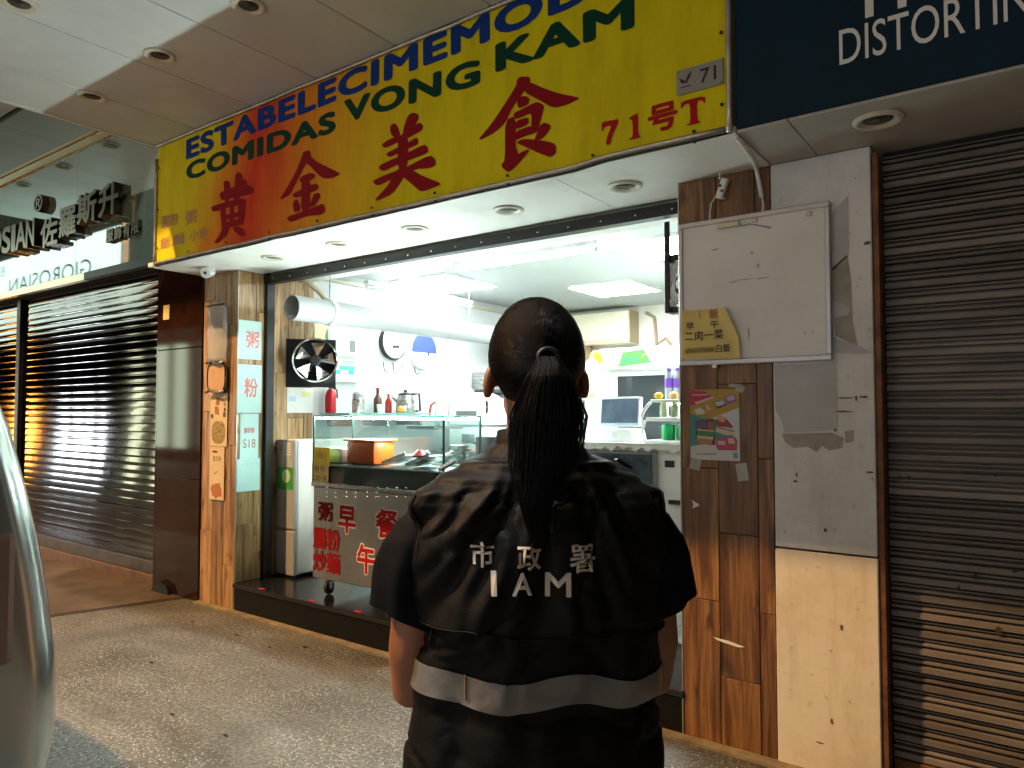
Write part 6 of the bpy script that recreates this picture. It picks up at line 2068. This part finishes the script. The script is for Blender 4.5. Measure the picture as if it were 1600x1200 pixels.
for s_ in range(1700):
    u_ = max(-1.22, min(1.22, rnd.gauss(0, .55))); v_ = rnd.uniform(-1, .9)
    v_ *= math.sqrt(max(0, 1 - min(1, u_ * u_)))
    tend = min(1.06, rnd.uniform(.66, 1.12))
    if abs(u_) > .95:
        tend = min(tend, rnd.uniform(.5, .8))
    pts, rr = [], []
    NS = 14
    ph = rnd.uniform(0, 6)
    cl = round(u_ * 6) / 6
    for k in range(NS + 1):
        t_ = k / NS * tend
        x, y, z, hw, hd_ = interp(PT, t_)
        uu = u_ + (cl - u_) * .55 * sm(.35, .9, t_)
        pts.append(Vector((x + hw * uu + .0030 * math.sin(t_ * 6 + ph) * t_ + .0012 * math.sin(t_ * 19 + ph * 2), y + hd_ * v_ * 1.1 - .001, z)))
        rr.append(.0007 * (1 - .6 * (k / NS) ** 3))
    mb.tube(pts, rr, 3, cap=False)
tag(mb.build('ponytail_strands', HAIR, person, smooth=True), kind='stuff')
# a few loose hairs
mb = MB()
for s_ in range(46):
    a = rnd.uniform(-1, 1)
    if s_ < 26:
        d_ = Vector((rnd.uniform(-.7, .7), rnd.uniform(-.5, .5), .8)).normalized()
        p0_ = HC + Vector((d_.x * HR.x, d_.y * HR.y, d_.z * HR.z))
        q = Vector((rnd.uniform(-1, 1), rnd.uniform(-.5, 0), rnd.uniform(.2, .9))) * rnd.uniform(.005, .012)
        pts = [p0_, p0_ + q * .5 + Vector((0, 0, .002)), p0_ + q]
    else:
        sg_ = rnd.choice((-1, 1))
        p0_ = Vector((sg_ * rnd.uniform(.035, .055) - .002, -.12, rnd.uniform(1.40, 1.47)))
        pts = [p0_, p0_ + Vector((sg_ * rnd.uniform(.005, .02), .005, -.03)), p0_ + Vector((sg_ * rnd.uniform(.002, .035), .01, -rnd.uniform(.05, .09)))]
    mb.tube(pts, .0002, 3, cap=False)
tag(mb.build('loose_hairs', HAIR, person, smooth=True), kind='stuff')
for s_ in (-1, 1):
    c = Vector((s_ * .0835, .006, 1.458))
    mb = MB(); mb.tube([c + Vector((math.sin(a) * .002, math.sin(a) * .009, math.cos(a) * .011)) for a in [2 * math.pi * k / 16 for k in range(17)]], .0012, 6)
    mb.build('earring', CHROME, person, smooth=True)
    MB().ball((s_ * .028, .0845, 1.534), .011, .008, .006, 12, 8).build('eye', WHITE, person, smooth=True)

# ================================================================== parked van, its rear corner at the left edge
VANP = mat('silver paint', (.50, .54, .53), .18, .75, coat=.6)
van = thing('parked_van', (.6, -3.1, 0), 'silver van parked at the left edge with only its curved rear corner in view', 'van')
VX0, VX1, VYC, VW = -1.9, 2.60, -3.08, .90
prof = [(.34, .80), (.42, .865), (.60, .890), (.78, .885), (.95, .862), (1.10, .835), (1.25, .80), (1.40, .76), (1.54, .71), (1.66, .65), (1.75, .56), (1.80, .42), (1.82, .2)]


def van_ring(x, s=1.0, dz=0.0):
    pts = [(VYC + w_ * s, z) for z, w_ in prof] + [(VYC - w_ * s, z) for z, w_ in reversed(prof)]
    return [Vector((x, y, .34 + (z - .34) * (1 + dz))) for y, z in pts]


secs = []
for k in range(9):
    a = math.pi / 2 * k / 8
    secs.append((VX1 - .13 + .13 * math.sin(a), .87 + .13 * math.cos(a)))
secs = [(VX1 - .13 + .13 * math.sin(math.pi / 2 * k / 8), 1 - .15 * (1 - math.cos(math.pi / 2 * k / 8))) for k in range(9)]
rs = [van_ring(VX0, .80, -.42), van_ring(VX0 + .12, .92, -.36), van_ring(VX0 + .9, 1, -.25), van_ring(VX0 + 1.6, 1, -.02)] + [van_ring(.4, 1), van_ring(1.6, 1)] + [van_ring(x, s_, 0) for x, s_ in secs]
mb = MB(); mb.rings(rs); mb.build('body', VANP, van, smooth=50)
mb = MB(); mb.rings([[Vector((VX1 + .004 + .012 * q_, VYC + sy * .60 * (1 - .06 * q_) * (1 if z < 1.3 else .84), z)) for sy, z in ((-1, .98), (1, .98), (1, 1.62), (-1, 1.62))] for q_ in (0, 1)])
mb.build('rear_window', DARKG, van)
for s_ in (-1, 1):
    mb = MB(); mb.box((VX1 - .05, VYC + s_ * .695 - .05, .80), (VX1 + .012, VYC + s_ * .695 + .05, 1.14), .02)
    mb.build('tail_light', mat('tail light lens', (.34, .22, .19), .12), van)
mb = MB(); mb.box((VX1 - .12, VYC - .78, .30), (VX1 + .015, VYC + .78, .50), .03); mb.build('bumper', VANP, van, smooth=60)
for s_ in (-1, 1):
    mb = MB(); mb.prism([(x, VYC + s_ * w_, z) for x, z, w_ in ((1.0, 1.0, .857), (2.2, 1.0, .857), (2.15, 1.5, .735), (1.05, 1.5, .735))], (0, s_ * .012, 0)); mb.build('side_window', DARKG, van)
    mb = MB(); mb.prism([(x, VYC + s_ * w_, z) for x, z, w_ in ((-.2, 1.0, .857), (.9, 1.0, .857), (.9, 1.5, .735), (.15, 1.5, .735))], (0, s_ * .012, 0)); mb.build('side_window', DARKG, van)
    for x in (-1.1, 1.75):
        wv = MB().lathe([(.20, -.10), (.30, -.095), (.325, -.06), (.325, .06), (.30, .095), (.2, .10)], (x, VYC + s_ * .79, .325), (0, 1, 0), 28).build('wheel', BLACKP, van, smooth=40)
        MB().lathe([(.19, 0), (.19, .012), (.06, .03)], (x, VYC + s_ * .865, .325), (0, s_, 0), 24).build('rim', ALU, wv, smooth=40)
MB().box((VX1 + .016, VYC - .24, .36), (VX1 + .023, VYC + .24, .46)).build('plate', WHITE, van)

# ================================================================== more kitchen clutter
CLB = mat('clear bag film', (.72, .76, .80), .15, alpha=.5, bump=.6, scale=14)
for i, (px, py, Y_, w_, h_, l) in enumerate(((690, 618, 2.35, .10, .24, 'clear plastic bag hanging from the left end of the extractor hood'), (735, 622, 2.62, .12, .20, 'clear plastic bag over the white domed cooker'))):
    p = at(px, py, Y=Y_)
    mb = MB()
    rs = []
    for k in range(10):
        t_ = k / 9
        rs.append([Vector((p.x + math.cos(a) * w_ * (.15 + .85 * math.sin(t_ * math.pi * .62)) * (1 + .15 * noise.noise(Vector((math.cos(a) * 2, t_ * 4, i)))), p.y + math.sin(a) * w_ * .5 * (.2 + .8 * t_), p.z + h_ * (.5 - t_))) for a in [2 * math.pi * j / 18 for j in range(18)]])
    mb.rings(rs)
    tag(mb.build('hanging_bag', CLB, smooth=True), l, 'bag', 'bags hanging in the kitchen')
for i, (dx, r_, h_, m_, l) in enumerate(((.0, .034, .20, mat('soy brown', (.08, .03, .015), .2), 'dark sauce bottle on the shelf behind the cup'), (.12, .03, .17, mat('chilli red', (.45, .03, .02), .3), 'red sauce bottle behind the kettle'), (.30, .036, .15, mat('oil yellow', (.70, .48, .08), .2), 'yellow oil bottle right of the kettle'))):
    t = thing('sauce_bottle', (.10, 1.30 + dx, 1.4385), l, 'bottle', 'sauce bottles on the glass shelf')
    x_, y_ = .09, 1.32 + dx * 1.1
    MB().lathe([(r_, 0), (r_ * 1.04, .01), (r_ * 1.04, h_ * .6), (r_ * .4, h_ * .8), (r_ * .38, h_)], (x_, y_, 1.4385), n=16).build('body', m_, t, smooth=40)
    MB().lathe([(r_ * .45, h_), (r_ * .45, h_ + .02)], (x_, y_, 1.4385), n=12).build('cap', WHITE if i else RED, t, smooth=40)
# utensils hung from the back wall and cartons on a high shelf
sh = thing('wall_shelf', (1.0, 4.05, 2.02), 'wooden wall shelf on the back wall left of the air conditioner', 'shelf')
box_part(sh, 'board', (.05, 3.95, 2.00), (.78, 4.198, 2.025), mat('brown shelf board', (.36, .20, .10), .5, var=.2, scale=6), .003)
for x in (.12, .70):
    box_part(sh, 'bracket', (x - .01, 3.98, 1.90), (x + .01, 4.196, 1.999), STEEL, .002)
for i, (x0_, x1_, h_, c, l) in enumerate(((.08, .24, .16, (.72, .62, .45), 'tan carton at the left of the back wall shelf'), (.26, .38, .11, (.70, .70, .68), 'white carton in the middle of the back wall shelf'), (.41, .62, .19, (.55, .35, .20), 'brown carton at the right of the back wall shelf'))):
    mb = MB(); mb.box((x0_, 3.98, 2.0255), (x1_, 4.16, 2.0255 + h_), .004)
    tag(mb.build('carton', mat('carton %d' % i, c, .7, var=.1, scale=9)), l, 'carton', 'cartons on the back wall shelf')
